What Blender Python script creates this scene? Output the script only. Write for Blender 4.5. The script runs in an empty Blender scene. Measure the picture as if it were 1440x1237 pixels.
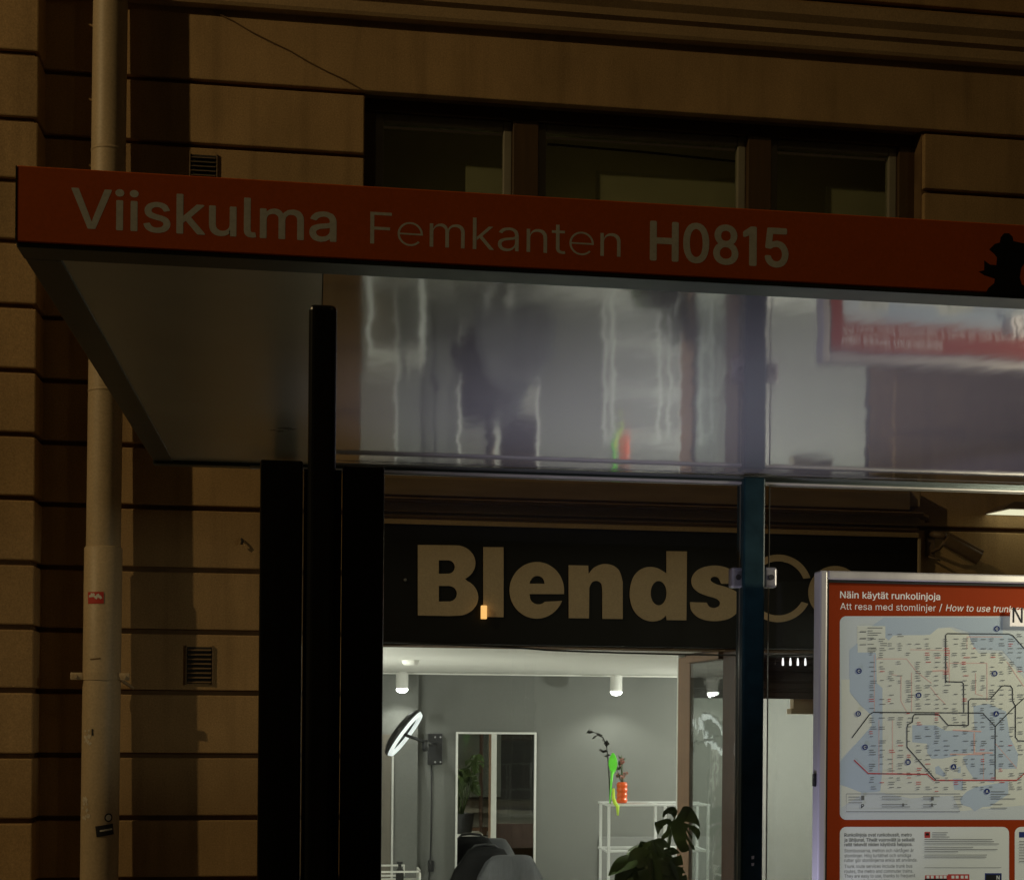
GLYPHDATA = '''
,|188|38,-119,68,71,137,71,84,-119
.|188|95,-4,78,-1,63,9,53,24,50,41,53,59,63,73,78,83,95,87,113,83,128,73,138,59,141,41,138,24,128,9,113,-1
/|249|235,533,71,-76,14,-76,178,533
0|453|227,-7,174,1,130,24,95,62,69,113,60,144,53,178,49,214,48,254,49,294,53,330,60,364,69,395,95,447,130,484,174,508,227,516,279,508,323,484,358,447,384,395,393,364,400,330,404,294,405,254,404,214,400,178,393,144,384,113,359,62,323,24,279,1;227,50,261,56,290,74,313,103,330,144,340,194,344,254,340,314,330,365,313,405,290,435,261,453,227,460,192,453,163,435,140,405,123,365,113,314,109,254,113,194,123,144,140,103,163,74,192,56
1|453|76,0,76,55,391,55,391,0;276,509,276,0,212,0,212,448,209,448,86,358,86,427,198,509
5|453|221,-7,178,-2,140,11,108,32,83,60,66,93,60,130,122,130,127,108,138,89,173,60,221,50,250,53,276,64,298,82,314,104,324,131,328,162,324,193,314,221,297,244,275,262,248,273,218,277,167,268,128,246,67,253,96,509,366,509,366,452,151,452,134,301,136,301,178,325,229,334,263,330,294,321,321,306,345,285,364,260,379,231,388,199,391,163,385,117,369,76,343,41,309,15,268,-1
8|453|226,-7,178,-2,136,11,101,33,74,62,57,96,52,135,55,166,65,195,81,220,101,241,125,256,153,265,153,267,119,282,93,308,76,342,70,380,75,417,90,450,114,477,146,498,184,511,226,516,269,511,306,498,337,477,361,450,377,417,382,380,376,342,359,308,333,282,300,267,300,265,327,256,351,241,372,220,387,195,397,166,401,135,395,96,378,62,352,33,317,11,275,-2;226,49,258,52,285,60,307,74,323,91,333,113,337,139,333,165,322,189,305,208,283,223,256,232,226,235,196,232,169,223,147,208,130,189,119,165,115,139,119,113,129,91,145,74,167,60,195,52;226,290,274,300,293,313,307,330,316,351,319,376,316,399,308,420,294,437,275,449,226,460,177,449,159,437,145,420,136,399,133,376,136,351,145,330,159,313,178,300
A|479|16,0,201,509,276,509,463,0,395,0,287,302,264,372,232,478,245,478,213,371,191,302,85,0;110,142,110,199,370,199,370,142
B|456|60,0,60,509,241,509,289,504,329,491,359,469,381,442,394,410,398,374,395,344,387,320,356,286,315,267,315,262,339,257,363,245,385,227,402,203,414,173,418,136,413,100,400,67,377,39,344,18,301,4,247,0;125,57,245,57,296,63,330,80,349,105,355,137,352,161,342,184,327,203,306,218,279,228,248,231,125,231;125,285,238,285,288,296,308,309,323,326,333,348,336,372,330,403,313,429,283,446,240,452,125,452
C|510|267,-7,235,-5,205,1,177,11,150,25,126,42,104,63,86,88,70,115,57,146,48,179,42,215,40,254,42,293,48,329,57,362,70,393,86,421,104,445,126,466,150,484,177,498,205,508,235,514,267,516,340,504,373,490,402,471,427,447,448,418,463,385,473,348,408,348,389,395,357,428,315,449,267,456,223,450,184,432,150,403,125,364,109,314,103,254,109,194,125,145,151,105,184,76,223,59,267,53,315,60,357,81,389,114,408,160,473,160,463,124,448,91,428,62,402,38,373,19,341,5,305,-4
D|502|219,0,96,0,96,57,215,57,272,63,318,81,354,110,379,149,394,198,399,255,394,312,379,361,354,399,320,428,275,446,221,452,93,452,93,509,225,509,261,507,294,501,325,492,353,478,399,441,433,391,446,361,455,329,460,293,462,255,460,217,455,181,446,149,433,119,417,92,398,68,376,48,351,31,322,17,291,8,256,2;125,509,125,0,60,0,60,509
F|410|60,0,60,509,369,509,369,452,125,452,125,278,346,278,346,221,125,221,125,0
H|517|60,0,60,509,125,509,125,289,392,289,392,509,457,509,457,0,392,0,392,232,125,232,125,0
N|523|60,0,60,509,136,509,343,183,363,151,388,107,414,55,405,54,401,108,399,157,399,195,399,509,463,509,463,0,387,0,202,290,177,331,148,381,108,452,119,454,122,384,124,328,125,291,125,0
P|444|60,0,60,509,235,509,289,503,332,487,366,462,390,430,404,391,409,348,404,304,390,265,366,233,332,207,289,191,235,186,109,186,109,242,233,242,269,246,297,256,318,272,333,294,342,319,344,348,342,376,333,402,318,423,297,439,268,449,232,452,125,452,125,0
R|449|60,0,60,509,236,509,290,504,333,489,367,465,390,433,405,395,409,352,405,309,390,271,367,240,333,217,289,203,236,198,96,198,96,255,234,255,269,258,298,267,319,281,334,300,342,324,345,352,342,380,334,405,319,425,298,440,269,449,233,452,125,452,125,0;353,0,230,229,303,229,428,0
S|446|224,-9,172,-4,128,9,91,31,64,60,46,96,38,137,104,137,110,110,123,88,142,71,166,59,224,49,257,52,286,60,311,74,329,92,341,114,346,139,342,161,332,179,296,205,245,222,184,239,128,260,86,289,60,326,52,372,58,413,75,448,102,476,138,498,180,511,227,516,275,511,316,498,351,476,377,449,394,415,401,378,337,378,326,412,302,437,267,453,225,459,194,456,167,448,145,435,129,418,118,398,115,376,119,352,131,334,169,308,212,293,264,279,312,264,359,238,395,198,405,171,408,139,403,99,386,64,360,34,323,11,278,-4
T|448|32,452,32,509,417,509,417,452,257,452,257,0,193,0,193,452
V|479|204,0,16,509,84,509,192,206,215,137,248,31,235,31,267,138,290,206,395,509,463,509,278,0
a|389|160,-9,126,-5,94,5,68,22,48,45,35,73,30,108,34,138,43,161,58,179,78,193,125,211,178,220,234,227,265,235,273,243,276,255,276,257,267,297,240,322,196,331,149,322,118,301,100,274,41,291,57,322,79,346,104,364,133,375,194,384,239,379,286,360,306,343,322,320,333,290,337,251,337,0,277,0,277,52,272,52,252,25,215,1;170,45,202,49,228,59,248,74,263,93,272,115,276,138,276,190,259,182,231,176,200,171,175,168,134,159,103,139,95,124,92,105,102,72,130,52
b|424|229,-8,198,-5,172,4,138,31,118,59,112,59,112,0,53,0,53,509,114,509,114,319,118,319,137,346,171,373,197,381,229,384,274,378,313,361,345,332,370,293,385,245,390,189,385,133,370,84,346,45,313,16,274,-2;220,47,253,51,279,66,301,88,316,117,325,151,328,189,325,227,316,261,301,290,280,311,253,325,220,330,188,325,161,312,140,291,125,263,116,229,113,189,116,150,125,115,140,86,162,65,188,51
c|396|207,-8,159,-2,117,16,82,46,56,85,40,133,34,187,40,243,56,291,82,330,117,360,159,378,207,384,260,377,305,356,340,322,362,277,303,262,290,289,270,311,242,325,207,330,173,325,145,310,124,287,108,258,99,224,96,187,99,151,108,117,124,89,145,66,173,51,207,46,243,52,271,66,292,89,304,117,363,102,341,56,306,21,261,-1
d|424|195,-8,151,-2,111,16,79,45,55,84,39,133,34,189,39,245,55,293,79,332,112,361,151,378,196,384,228,381,253,373,287,346,306,319,311,319,311,509,372,509,372,0,313,0,313,59,307,59,287,31,252,4,227,-5;205,47,236,51,263,65,284,86,299,115,309,150,312,189,309,229,300,263,284,291,263,312,237,325,205,330,172,325,145,311,124,290,108,261,99,227,96,189,99,151,109,117,124,88,145,66,172,51
e|404|212,-8,161,-2,117,16,82,46,56,85,40,132,34,187,39,242,55,290,81,329,115,359,157,378,205,384,266,374,294,361,319,341,341,315,357,282,368,242,371,194,371,169,75,169,75,221,338,221,310,202,307,237,298,269,283,294,263,314,237,326,205,330,173,326,146,313,125,294,109,270,99,241,96,211,96,178,100,139,110,106,128,80,151,61,179,50,212,46,254,53,285,73,306,105,365,91,353,63,335,39,311,19,283,4,249,-5
f|253|228,379,228,327,6,327,6,379;81,0,81,432,84,461,96,486,113,505,135,519,187,530,222,527,243,521,227,468,215,472,195,474,171,470,154,460,145,443,142,419,142,0
g|425|207,-151,168,-148,134,-140,82,-110,51,-69,101,-41,122,-66,154,-88,207,-97,249,-92,282,-75,304,-47,311,-6,311,68,306,68,287,41,252,16,227,8,195,5,152,10,113,27,80,53,55,90,39,136,34,191,39,246,55,293,80,332,112,361,152,378,196,384,228,382,253,373,288,346,308,319,313,319,313,379,372,379,372,-9,367,-54,350,-90,324,-117,291,-136,251,-147;205,59,237,63,264,75,285,95,300,121,309,154,312,193,309,231,300,264,285,291,264,312,237,325,205,330,172,325,145,312,124,290,109,262,99,229,96,193,99,155,109,123,124,96,145,76,172,63
h|410|114,227,114,0,53,0,53,509,114,509,114,287,102,287,124,332,152,362,187,379,227,384,264,380,295,369,321,349,341,321,353,285,357,240,357,0,296,0,296,235,290,275,273,304,246,323,210,329,184,326,161,317,141,303,126,283,117,257
i|166|53,0,53,379,114,379,114,0;84,443,67,446,54,455,44,468,41,483,44,499,54,512,67,521,84,524,100,521,114,512,123,499,126,483,123,468,114,455,100,446
j|166|53,379,114,379,114,-30,111,-63,102,-90,86,-113,65,-129,37,-139,4,-143,-10,-143,-10,-87,2,-87,25,-83,40,-72,50,-54,53,-29;83,443,67,446,53,455,44,468,41,483,44,499,53,512,67,521,83,524,100,521,114,512,123,499,126,483,123,468,114,455,100,446
k|380|110,137,110,212,121,212,284,379,360,379,184,199,177,199;53,0,53,509,114,509,114,0;294,0,148,186,191,229,372,0
l|189|139,-2,101,3,74,20,58,47,53,84,53,509,114,509,114,99,120,62,130,54,146,52,160,53,170,54,181,3,162,-1
m|610|53,0,53,379,112,379,112,295,108,295,118,323,132,346,172,376,219,386,257,380,287,361,309,331,321,295,312,295,322,321,337,343,381,375,437,386,468,383,497,372,522,354,541,328,553,296,557,255,557,0,496,0,496,254,490,289,473,313,447,326,419,330,395,328,374,320,345,290,335,247,335,0,274,0,274,260,269,288,253,311,229,326,199,330,158,320,140,307,126,289,117,266,114,238,114,0
n|410|114,227,114,0,53,0,53,379,112,379,112,287,102,287,124,332,152,362,187,379,227,384,264,380,295,369,321,349,341,321,353,285,357,240,357,0,296,0,296,235,290,275,273,304,246,323,210,329,184,326,161,317,141,303,126,283,117,257
o|415|207,-8,159,-2,117,16,82,46,56,85,40,133,34,187,40,243,56,291,82,330,117,360,159,378,207,384,256,378,299,360,333,330,359,291,376,243,381,187,376,133,359,85,333,46,299,16,256,-2;207,46,242,51,270,66,292,89,307,117,316,151,319,187,316,224,307,258,292,287,270,310,242,325,207,330,173,325,145,310,124,287,108,258,99,224,96,187,99,151,108,117,124,89,145,66,173,51
p|424|53,-143,53,379,112,379,112,319,118,319,137,346,171,373,197,381,229,384,274,378,313,361,345,332,370,293,385,245,390,189,385,133,370,84,346,45,313,16,274,-2,229,-8,198,-5,173,4,138,31,118,59,114,59,114,-143;220,47,253,51,279,66,301,88,316,117,325,151,328,189,325,227,316,261,301,290,280,311,253,325,220,330,188,325,161,312,140,291,125,263,116,229,113,189,116,150,125,115,140,86,162,65,188,51
q|424|372,-143,311,-143,311,59,306,59,287,31,252,4,227,-5,195,-8,151,-2,111,16,79,45,55,84,39,133,34,189,39,245,55,293,79,332,112,361,151,378,196,384,228,381,253,373,287,346,307,319,313,319,313,379,372,379;205,47,236,51,263,65,284,86,299,115,309,150,312,189,309,229,300,263,284,291,263,312,237,325,205,330,172,325,145,311,124,290,108,261,99,227,96,189,99,151,109,117,124,88,145,66,172,51
r|259|53,0,53,379,112,379,112,321,115,321,130,347,152,367,181,380,213,385,229,384,243,384,243,322,230,324,207,326,182,323,159,315,140,301,126,284,117,262,114,237,114,0
s|365|182,-8,145,-5,112,3,84,18,62,38,45,63,36,94,94,107,105,79,124,60,150,49,181,45,217,50,244,62,262,81,268,103,265,121,254,136,237,147,212,155,149,170,104,186,72,208,53,237,47,274,51,305,65,332,87,354,115,370,149,381,187,384,223,381,254,372,279,358,299,339,324,290,268,277,258,298,243,316,219,328,187,333,156,329,131,317,114,299,109,277,112,258,124,243,172,223,229,209,275,194,306,171,325,142,331,107,326,75,312,47,290,24,260,6,223,-5
t|227|204,379,204,327,6,327,6,379;65,471,126,471,126,98,128,76,136,61,150,53,170,50,185,51,202,54,213,2,192,-3,168,-4,125,2,92,21,72,52,65,93
u|410|182,-5,146,-1,115,11,89,31,69,59,57,95,53,139,53,379,114,379,114,144,119,105,137,75,164,56,200,50,226,53,249,62,268,77,283,97,293,122,296,153,296,379,357,379,357,0,298,0,298,92,307,92,286,47,257,17,222,0
v|389|163,0,17,379,84,379,165,155,187,87,206,21,184,21,203,87,224,155,305,379,371,379,226,0
w|567|138,0,23,379,87,379,133,214,154,137,175,41,165,41,186,135,206,214,252,379,316,379,362,214,382,136,402,41,391,41,413,135,434,214,480,379,545,379,429,0,368,0,319,172,305,225,291,280,277,338,291,338,277,280,263,225,248,172,199,0
y|389|47,-139,61,-86,71,-87,104,-89,130,-74,151,-36,163,-1,17,379,84,379,165,155,187,87,206,21,184,21,202,87,224,155,305,379,371,379,204,-58,177,-107,139,-136,91,-145,65,-143
ä|389|160,-9,126,-5,94,5,68,22,48,45,35,73,30,108,34,138,43,161,58,179,78,193,125,211,178,220,234,227,265,235,273,243,276,255,276,257,267,297,240,322,196,331,149,322,118,301,100,274,41,291,57,322,79,346,104,364,133,375,194,384,239,379,286,360,306,343,322,320,333,290,337,251,337,0,277,0,277,52,272,52,252,25,215,1;170,45,202,49,228,59,248,74,263,93,272,115,276,138,276,190,259,182,231,176,200,171,175,168,134,159,103,139,95,124,92,105,102,72,130,52;261,443,246,446,233,455,224,468,221,483,224,499,233,512,246,520,261,523,277,520,290,512,299,499,301,483,299,468,290,455,277,446;117,443,102,446,89,455,80,468,77,483,80,499,89,512,102,520,117,523,133,520,146,512,155,499,158,483,155,468,146,455,133,446
å|389|160,-9,126,-5,94,5,68,22,48,45,35,73,30,108,34,138,43,161,58,179,78,193,125,211,178,220,234,227,265,235,273,243,276,255,276,257,267,297,240,322,196,331,149,322,118,301,100,274,41,291,57,322,79,346,104,364,133,375,194,384,239,379,286,360,306,343,322,320,333,290,337,251,337,0,277,0,277,52,272,52,252,25,215,1;170,45,202,49,228,59,248,74,263,93,272,115,276,138,276,190,259,182,231,176,200,171,175,168,134,159,103,139,95,124,92,105,102,72,130,52;189,404,166,407,145,416,112,447,103,467,100,490,103,512,112,532,145,563,166,572,189,575,213,572,234,563,266,532,275,512,278,490,275,467,266,447,234,416,213,407;189,447,206,450,219,460,229,473,232,490,229,506,219,519,206,529,189,532,173,529,159,519,150,506,147,490,150,473,159,460,173,450
ö|415|207,-8,159,-2,117,16,82,46,56,85,40,133,34,187,40,243,56,291,82,330,117,360,159,378,207,384,256,378,299,360,333,330,359,291,376,243,381,187,376,133,359,85,333,46,299,16,256,-2;207,46,242,51,270,66,292,89,307,117,316,151,319,187,316,224,307,258,292,287,270,310,242,325,207,330,173,325,145,310,124,287,108,258,99,224,96,187,99,151,108,117,124,89,145,66,173,51;279,443,264,446,251,455,242,468,239,483,242,499,251,512,264,520,279,523,295,520,308,512,317,499,320,483,317,468,308,455,295,446;136,443,120,446,107,455,98,468,95,483,98,499,107,512,120,520,136,523,151,520,164,512,173,499,176,483,173,468,164,455,151,446
'''
import bpy, bmesh, math, random
from mathutils import Vector, Matrix, noise
random.seed(7)
C = bpy.context.scene.collection
sc = bpy.context.scene
R = math.radians
PI = math.pi
# ------------------------------------------------------------------ camera
F, CX, CY, CAMZ = 2000.0, 720.0, 1003.0, 1.6
PHI, RHO = math.atan(.14), R(.475)
CAMROT = Matrix.Rotation(-PHI, 3, 'Z') @ Matrix.Rotation(PI/2, 3, 'X') @ Matrix.Rotation(RHO, 3, 'Z')
def P(u, v, Y):
    """world point on the plane y=Y that the photograph shows at (u, v)"""
    d = CAMROT @ Vector(((u-CX)/F, (CY-v)/F, -1))
    return Vector((0, 0, CAMZ)) + d*(Y/d.y)
def PX(u, Y, v=700): return P(u, v, Y).x
def PZ(u, v, Y): return P(u, v, Y).z
cam = bpy.data.cameras.new('camera')
cam.sensor_fit = 'HORIZONTAL'; cam.sensor_width = 36; cam.lens = 36*F/1440
cam.shift_y = (CY-618.5)/1440; cam.clip_start = .05; cam.clip_end = 500
co = bpy.data.objects.new('camera', cam); C.objects.link(co)
co.matrix_world = Matrix.Translation((0, 0, CAMZ)) @ CAMROT.to_4x4()
sc.camera = co
# ------------------------------------------------------------------ scene objects
def wloc(o):
    v = Vector((0, 0, 0))
    while o is not None: v = v + Vector(o.location); o = o.parent
    return v
def tag(o, label=None, cat=None, group=None, kind=None):
    if label: o['label'] = label
    if cat: o['category'] = cat
    if group: o['group'] = group
    if kind: o['kind'] = kind
    return o
def thing(name, label, cat, loc=(0, 0, 0), group=None):
    o = bpy.data.objects.new(name, None); C.objects.link(o); o.empty_display_size = .1
    o.location = loc
    return tag(o, label, cat, group)
def link(name, me, m, parent=None, smooth=False):
    o = bpy.data.objects.new(name, me); C.objects.link(o)
    if parent is not None:
        w = wloc(parent); me.transform(Matrix.Translation(-w)); o.parent = parent
    if m is not None: me.materials.append(m)
    if smooth:
        for p in me.polygons: p.use_smooth = True
    return o
class MB:
    def __init__(s): s.bm = bmesh.new()
    def box(s, x0, x1, y0, y1, z0, z1, bev=0, seg=2):
        r = bmesh.ops.create_cube(s.bm, size=1)
        vs = r['verts']
        bmesh.ops.scale(s.bm, vec=(x1-x0, y1-y0, z1-z0), verts=vs)
        bmesh.ops.translate(s.bm, vec=((x0+x1)/2, (y0+y1)/2, (z0+z1)/2), verts=vs)
        if bev:
            es = list({e for v in vs for e in v.link_edges})
            bmesh.ops.bevel(s.bm, geom=es, offset=bev, segments=seg, affect='EDGES', profile=.5)
        return s
    def loft(s, rings, cap=True, close=True):
        vr = [[s.bm.verts.new(p) for p in r] for r in rings]
        n = len(vr[0])
        for a, b in zip(vr[:-1], vr[1:]):
            for i in range(n if close else n-1):
                j = (i+1) % n
                s.bm.faces.new((a[i], a[j], b[j], b[i]))
        if cap:
            s.bm.faces.new(vr[0][::-1]); s.bm.faces.new(vr[-1])
        return s
    def lathe(s, prof, c=(0, 0, 0), n=32, axis='Z'):
        rings = []
        for r, h in prof:
            ring = []
            for i in range(n):
                a = 2*PI*i/n
                q = Vector((r*math.cos(a), r*math.sin(a), h))
                if axis == 'Y': q = Vector((q.x, q.z, q.y))
                if axis == 'X': q = Vector((q.z, q.x, q.y))
                ring.append(q+Vector(c))
            rings.append(ring)
        return s.loft(rings)
    def tube(s, pts, r, n=10, cap=True):
        pts = [Vector(p) for p in pts]
        rings = []
        prev = None
        for i, p in enumerate(pts):
            t = (pts[min(i+1, len(pts)-1)]-pts[max(i-1, 0)]).normalized()
            if prev is None:
                up = Vector((0, 0, 1)) if abs(t.z) < .9 else Vector((1, 0, 0))
                a = t.cross(up).normalized()
            else:
                a = (prev - t*prev.dot(t)).normalized()
            b = t.cross(a); prev = a
            rr = r[i] if isinstance(r, (list, tuple)) else r
            rings.append([p+a*rr*math.cos(2*PI*k/n)+b*rr*math.sin(2*PI*k/n) for k in range(n)])
        return s.loft(rings, cap)
    def face(s, pts): s.bm.faces.new([s.bm.verts.new(p) for p in pts]); return s
    def prism(s, pts, y0, y1):
        """outline of (x, z) points given a thickness from y0 to y1"""
        a = [s.bm.verts.new((x, y0, z)) for x, z in pts]; b = [s.bm.verts.new((x, y1, z)) for x, z in pts]
        n = len(a)
        s.bm.faces.new(a); s.bm.faces.new(b[::-1])
        for i in range(n):
            j = (i+1) % n
            s.bm.faces.new((a[j], a[i], b[i], b[j]))
        return s
    def build(s, name, m, parent=None, smooth=False, auto=None):
        bmesh.ops.recalc_face_normals(s.bm, faces=s.bm.faces)
        me = bpy.data.meshes.new(name); s.bm.to_mesh(me); s.bm.free()
        o = link(name, me, m, parent, smooth)
        if auto is not None: me.set_sharp_from_angle(angle=R(auto))
        return o
def flat(name, loops, Y, m, parent, thick=0.0, offset=0.0):
    """filled outlines (holes allowed) of world (x, z) points lying in the plane y=Y, given a thickness"""
    cu = bpy.data.curves.new(name, 'CURVE'); cu.dimensions = '2D'; cu.fill_mode = 'BOTH' if thick else 'FRONT'
    cu.extrude = thick/2; cu.offset = offset
    for L in loops:
        s = cu.splines.new('POLY'); s.points.add(len(L)-1); s.use_cyclic_u = True
        for p, q in zip(s.points, L): p.co = (q[0], q[1], 0, 1)
    t = bpy.data.objects.new('tmp', cu); C.objects.link(t)
    dg = bpy.context.evaluated_depsgraph_get(); dg.update()
    me = bpy.data.meshes.new_from_object(t.evaluated_get(dg))
    bpy.data.objects.remove(t); bpy.data.curves.remove(cu)
    me.transform(Matrix(((1, 0, 0, 0), (0, 0, -1, Y-thick/2), (0, 1, 0, 0), (0, 0, 0, 1))))
    me.materials.clear(); me.name = name
    return link(name, me, m, parent)
GLYPH = {}

for line in GLYPHDATA.strip('\n').split('\n'):
    ch, adv, spl = line.split('|')
    GLYPH[ch] = (int(adv), [[(int(a), int(b)) for a, b in zip(x.split(',')[0::2], x.split(',')[1::2])] for x in spl.split(';')])
GLYPH['1'] = (330, [[(150, 0), (150, 425), (55, 385), (55, 440), (165, 509), (228, 509), (228, 0)]])
def _arc(rx, ry, a0, a1, n): return [(215+rx*math.cos(R(a0+(a1-a0)*i/n)), 186+ry*math.sin(R(a0+(a1-a0)*i/n))) for i in range(n+1)]
GLYPH['\u00e8'] = (430, [_arc(182, 194, -6, 320, 40)+_arc(142, 154, 320, 186, 18), _arc(142, 154, 173, 7, 20)])   # thin lower-case e
def area(L): return sum(p[0]*q[1]-q[0]*p[1] for p, q in zip(L, L[1:]+L[:1]))/2
def inside(p, L):
    c = False
    for a, b in zip(L, L[1:]+L[:1]):
        if (a[1] > p[1]) != (b[1] > p[1]) and p[0] < (b[0]-a[0])*(p[1]-a[1])/(b[1]-a[1])+a[0]: c = not c
    return c
def textloops(body, track=0):
    """outlines of the text with a bucket number each: contours that overlap one another go to different buckets"""
    out, x = [], 0
    for ch in body:
        if ch == ' ': x += 200+track; continue
        a, sp = GLYPH[ch]
        big = max(sp, key=lambda l: abs(area(l))); sg = area(big) > 0
        outer = [l for l in sp if (area(l) > 0) == sg]
        bucket = []
        for i, l in enumerate(outer):
            k = 0
            bx = (min(p[0] for p in l), max(p[0] for p in l), min(p[1] for p in l), max(p[1] for p in l))
            while any(kk == k and b2[0] < bx[1] and b2[1] > bx[0] and b2[2] < bx[3] and b2[3] > bx[2] for kk, b2 in bucket): k += 1
            bucket.append((min(k, 2), bx)); out.append(([(p[0]+x, p[1]) for p in l], min(k, 2)))
        for l in sp:
            if (area(l) > 0) != sg:
                k = next((b[0] for b, o in zip(bucket, outer) if inside(l[0], o)), 0)
                out.append(([(p[0]+x, p[1]) for p in l], k))
        x += a+track
    return out
def text(name, body, u0, v0, u1, v1, cap, Y, m, parent, weight=0, thick=.0, shear=0, track=0):
    """lettering whose baseline runs from the point shown at (u0, v0) to (u1, v1); cap height in metres"""
    a, b = P(u0, v0, Y), P(u1, v1, Y)
    L = textloops(body, track)
    x0 = min(p[0] for l, k in L for p in l); x1 = max(p[0] for l, k in L for p in l)
    sx = (b.x-a.x)/(x1-x0); sz = cap/509
    z0 = (a.z+b.z)/2
    o = None
    w_ = max(0, weight)*cap
    shifts = [(0, 0)] if not w_ else [(w_, 0), (-w_, 0), (0, w_*.8), (0, -w_*.8), (w_*.7, w_*.6), (-w_*.7, -w_*.6), (w_*.7, -w_*.6), (-w_*.7, w_*.6)]
    for k, (dx, dz) in [(k, d) for k in (0, 1, 2) for d in shifts]:
        LL = [[(a.x+(p[0]-x0)*sx+shear*p[1]*sz+dx, z0+p[1]*sz+dz) for p in l] for l, j in L if j == k]
        if not LL: continue
        n = flat(name, LL, Y-.000006*(k*8+shifts.index((dx, dz))), m, parent, thick, min(0, weight)*cap)
        if o is None: o = n
        else:
            bm = bmesh.new(); bm.from_mesh(o.data); bm.from_mesh(n.data); bm.to_mesh(o.data); bm.free()
            bpy.data.objects.remove(n)
    return o
# ------------------------------------------------------------------ materials
def mat(name, col, rough=.6, metal=0, spec=.5, var=0, vscale=4, bump=0, bscale=60, emit=None, estr=0, coat=0, var2=None, stretch=(1, 1, 1)):
    m = bpy.data.materials.new(name); m.use_nodes = True
    nt = m.node_tree; b = nt.nodes['Principled BSDF']
    b.inputs['Base Color'].default_value = (*col, 1)
    b.inputs['Roughness'].default_value = rough; b.inputs['Metallic'].default_value = metal
    b.inputs['Specular IOR Level'].default_value = spec
    b.inputs['Coat Weight'].default_value = coat; b.inputs['Coat Roughness'].default_value = .1
    if emit: b.inputs['Emission Color'].default_value = (*emit, 1); b.inputs['Emission Strength'].default_value = estr
    tc = nt.nodes.new('ShaderNodeTexCoord'); mp = nt.nodes.new('ShaderNodeMapping'); mp.inputs['Scale'].default_value = stretch
    nt.links.new(tc.outputs['Object'], mp.inputs[0])
    if var:
        n = nt.nodes.new('ShaderNodeTexNoise'); n.inputs['Scale'].default_value = vscale; n.inputs['Detail'].default_value = 8; n.inputs['Roughness'].default_value = .65
        nt.links.new(mp.outputs[0], n.inputs['Vector'])
        cr = nt.nodes.new('ShaderNodeValToRGB')
        c2 = var2 or tuple(c*(1-var) for c in col); c3 = tuple(min(1, c*(1+var*.6)) for c in col)
        cr.color_ramp.elements[0].position = .3; cr.color_ramp.elements[1].position = .7
        cr.color_ramp.elements[0].color = (*c2, 1); cr.color_ramp.elements[1].color = (*c3, 1)
        nt.links.new(n.outputs['Fac'], cr.inputs[0]); nt.links.new(cr.outputs[0], b.inputs['Base Color'])
        if emit is not None and estr: nt.links.new(cr.outputs[0], b.inputs['Emission Color'])
        r2 = nt.nodes.new('ShaderNodeMapRange'); r2.inputs['To Min'].default_value = max(0, rough-.1); r2.inputs['To Max'].default_value = min(1, rough+.12)
        nt.links.new(n.outputs['Fac'], r2.inputs['Value']); nt.links.new(r2.outputs[0], b.inputs['Roughness'])
    if bump:
        n2 = nt.nodes.new('ShaderNodeTexNoise'); n2.inputs['Scale'].default_value = bscale; n2.inputs['Detail'].default_value = 5
        nt.links.new(mp.outputs[0], n2.inputs['Vector'])
        bp = nt.nodes.new('ShaderNodeBump'); bp.inputs['Strength'].default_value = 1; bp.inputs['Distance'].default_value = bump
        nt.links.new(n2.outputs['Fac'], bp.inputs['Height']); nt.links.new(bp.outputs[0], b.inputs['Normal'])
    return m
def glass(name, tint=(1, 1, 1), ior=1.5, gain=1.0, wave=0):
    m = bpy.data.materials.new(name); m.use_nodes = True; nt = m.node_tree
    for n in list(nt.nodes):
        if n.type == 'BSDF_PRINCIPLED': nt.nodes.remove(n)
    out = nt.nodes['Material Output']
    tr = nt.nodes.new('ShaderNodeBsdfTransparent'); tr.inputs[0].default_value = (*tint, 1)
    gl = nt.nodes.new('ShaderNodeBsdfGlossy'); gl.inputs['Roughness'].default_value = .0
    fr = nt.nodes.new('ShaderNodeFresnel'); fr.inputs[0].default_value = ior
    mu = nt.nodes.new('ShaderNodeMath'); mu.operation = 'MULTIPLY'; mu.inputs[1].default_value = gain; mu.use_clamp = True
    mx = nt.nodes.new('ShaderNodeMixShader')
    ge = nt.nodes.new('ShaderNodeNewGeometry'); ir = nt.nodes.new('ShaderNodeMapRange')
    ir.inputs['To Min'].default_value = ior; ir.inputs['To Max'].default_value = 1/ior
    nt.links.new(ge.outputs['Backfacing'], ir.inputs['Value']); nt.links.new(ir.outputs[0], fr.inputs[0])
    nt.links.new(fr.outputs[0], mu.inputs[0]); nt.links.new(mu.outputs[0], mx.inputs[0])
    nt.links.new(tr.outputs[0], mx.inputs[1]); nt.links.new(gl.outputs[0], mx.inputs[2])
    if wave:
        tc = nt.nodes.new('ShaderNodeTexCoord'); n2 = nt.nodes.new('ShaderNodeTexNoise'); n2.inputs['Scale'].default_value = 5
        nt.links.new(tc.outputs['Object'], n2.inputs['Vector'])
        bp = nt.nodes.new('ShaderNodeBump'); bp.inputs['Distance'].default_value = wave
        nt.links.new(n2.outputs['Fac'], bp.inputs['Height']); nt.links.new(bp.outputs[0], gl.inputs['Normal'])
    nt.links.new(mx.outputs[0], out.inputs['Surface'])
    return m
def glow(name, col, s):
    m = bpy.data.materials.new(name); m.use_nodes = True; b = m.node_tree.nodes['Principled BSDF']
    b.inputs['Base Color'].default_value = (.8, .8, .8, 1); b.inputs['Emission Color'].default_value = (*col, 1); b.inputs['Emission Strength'].default_value = s
    return m
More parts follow.
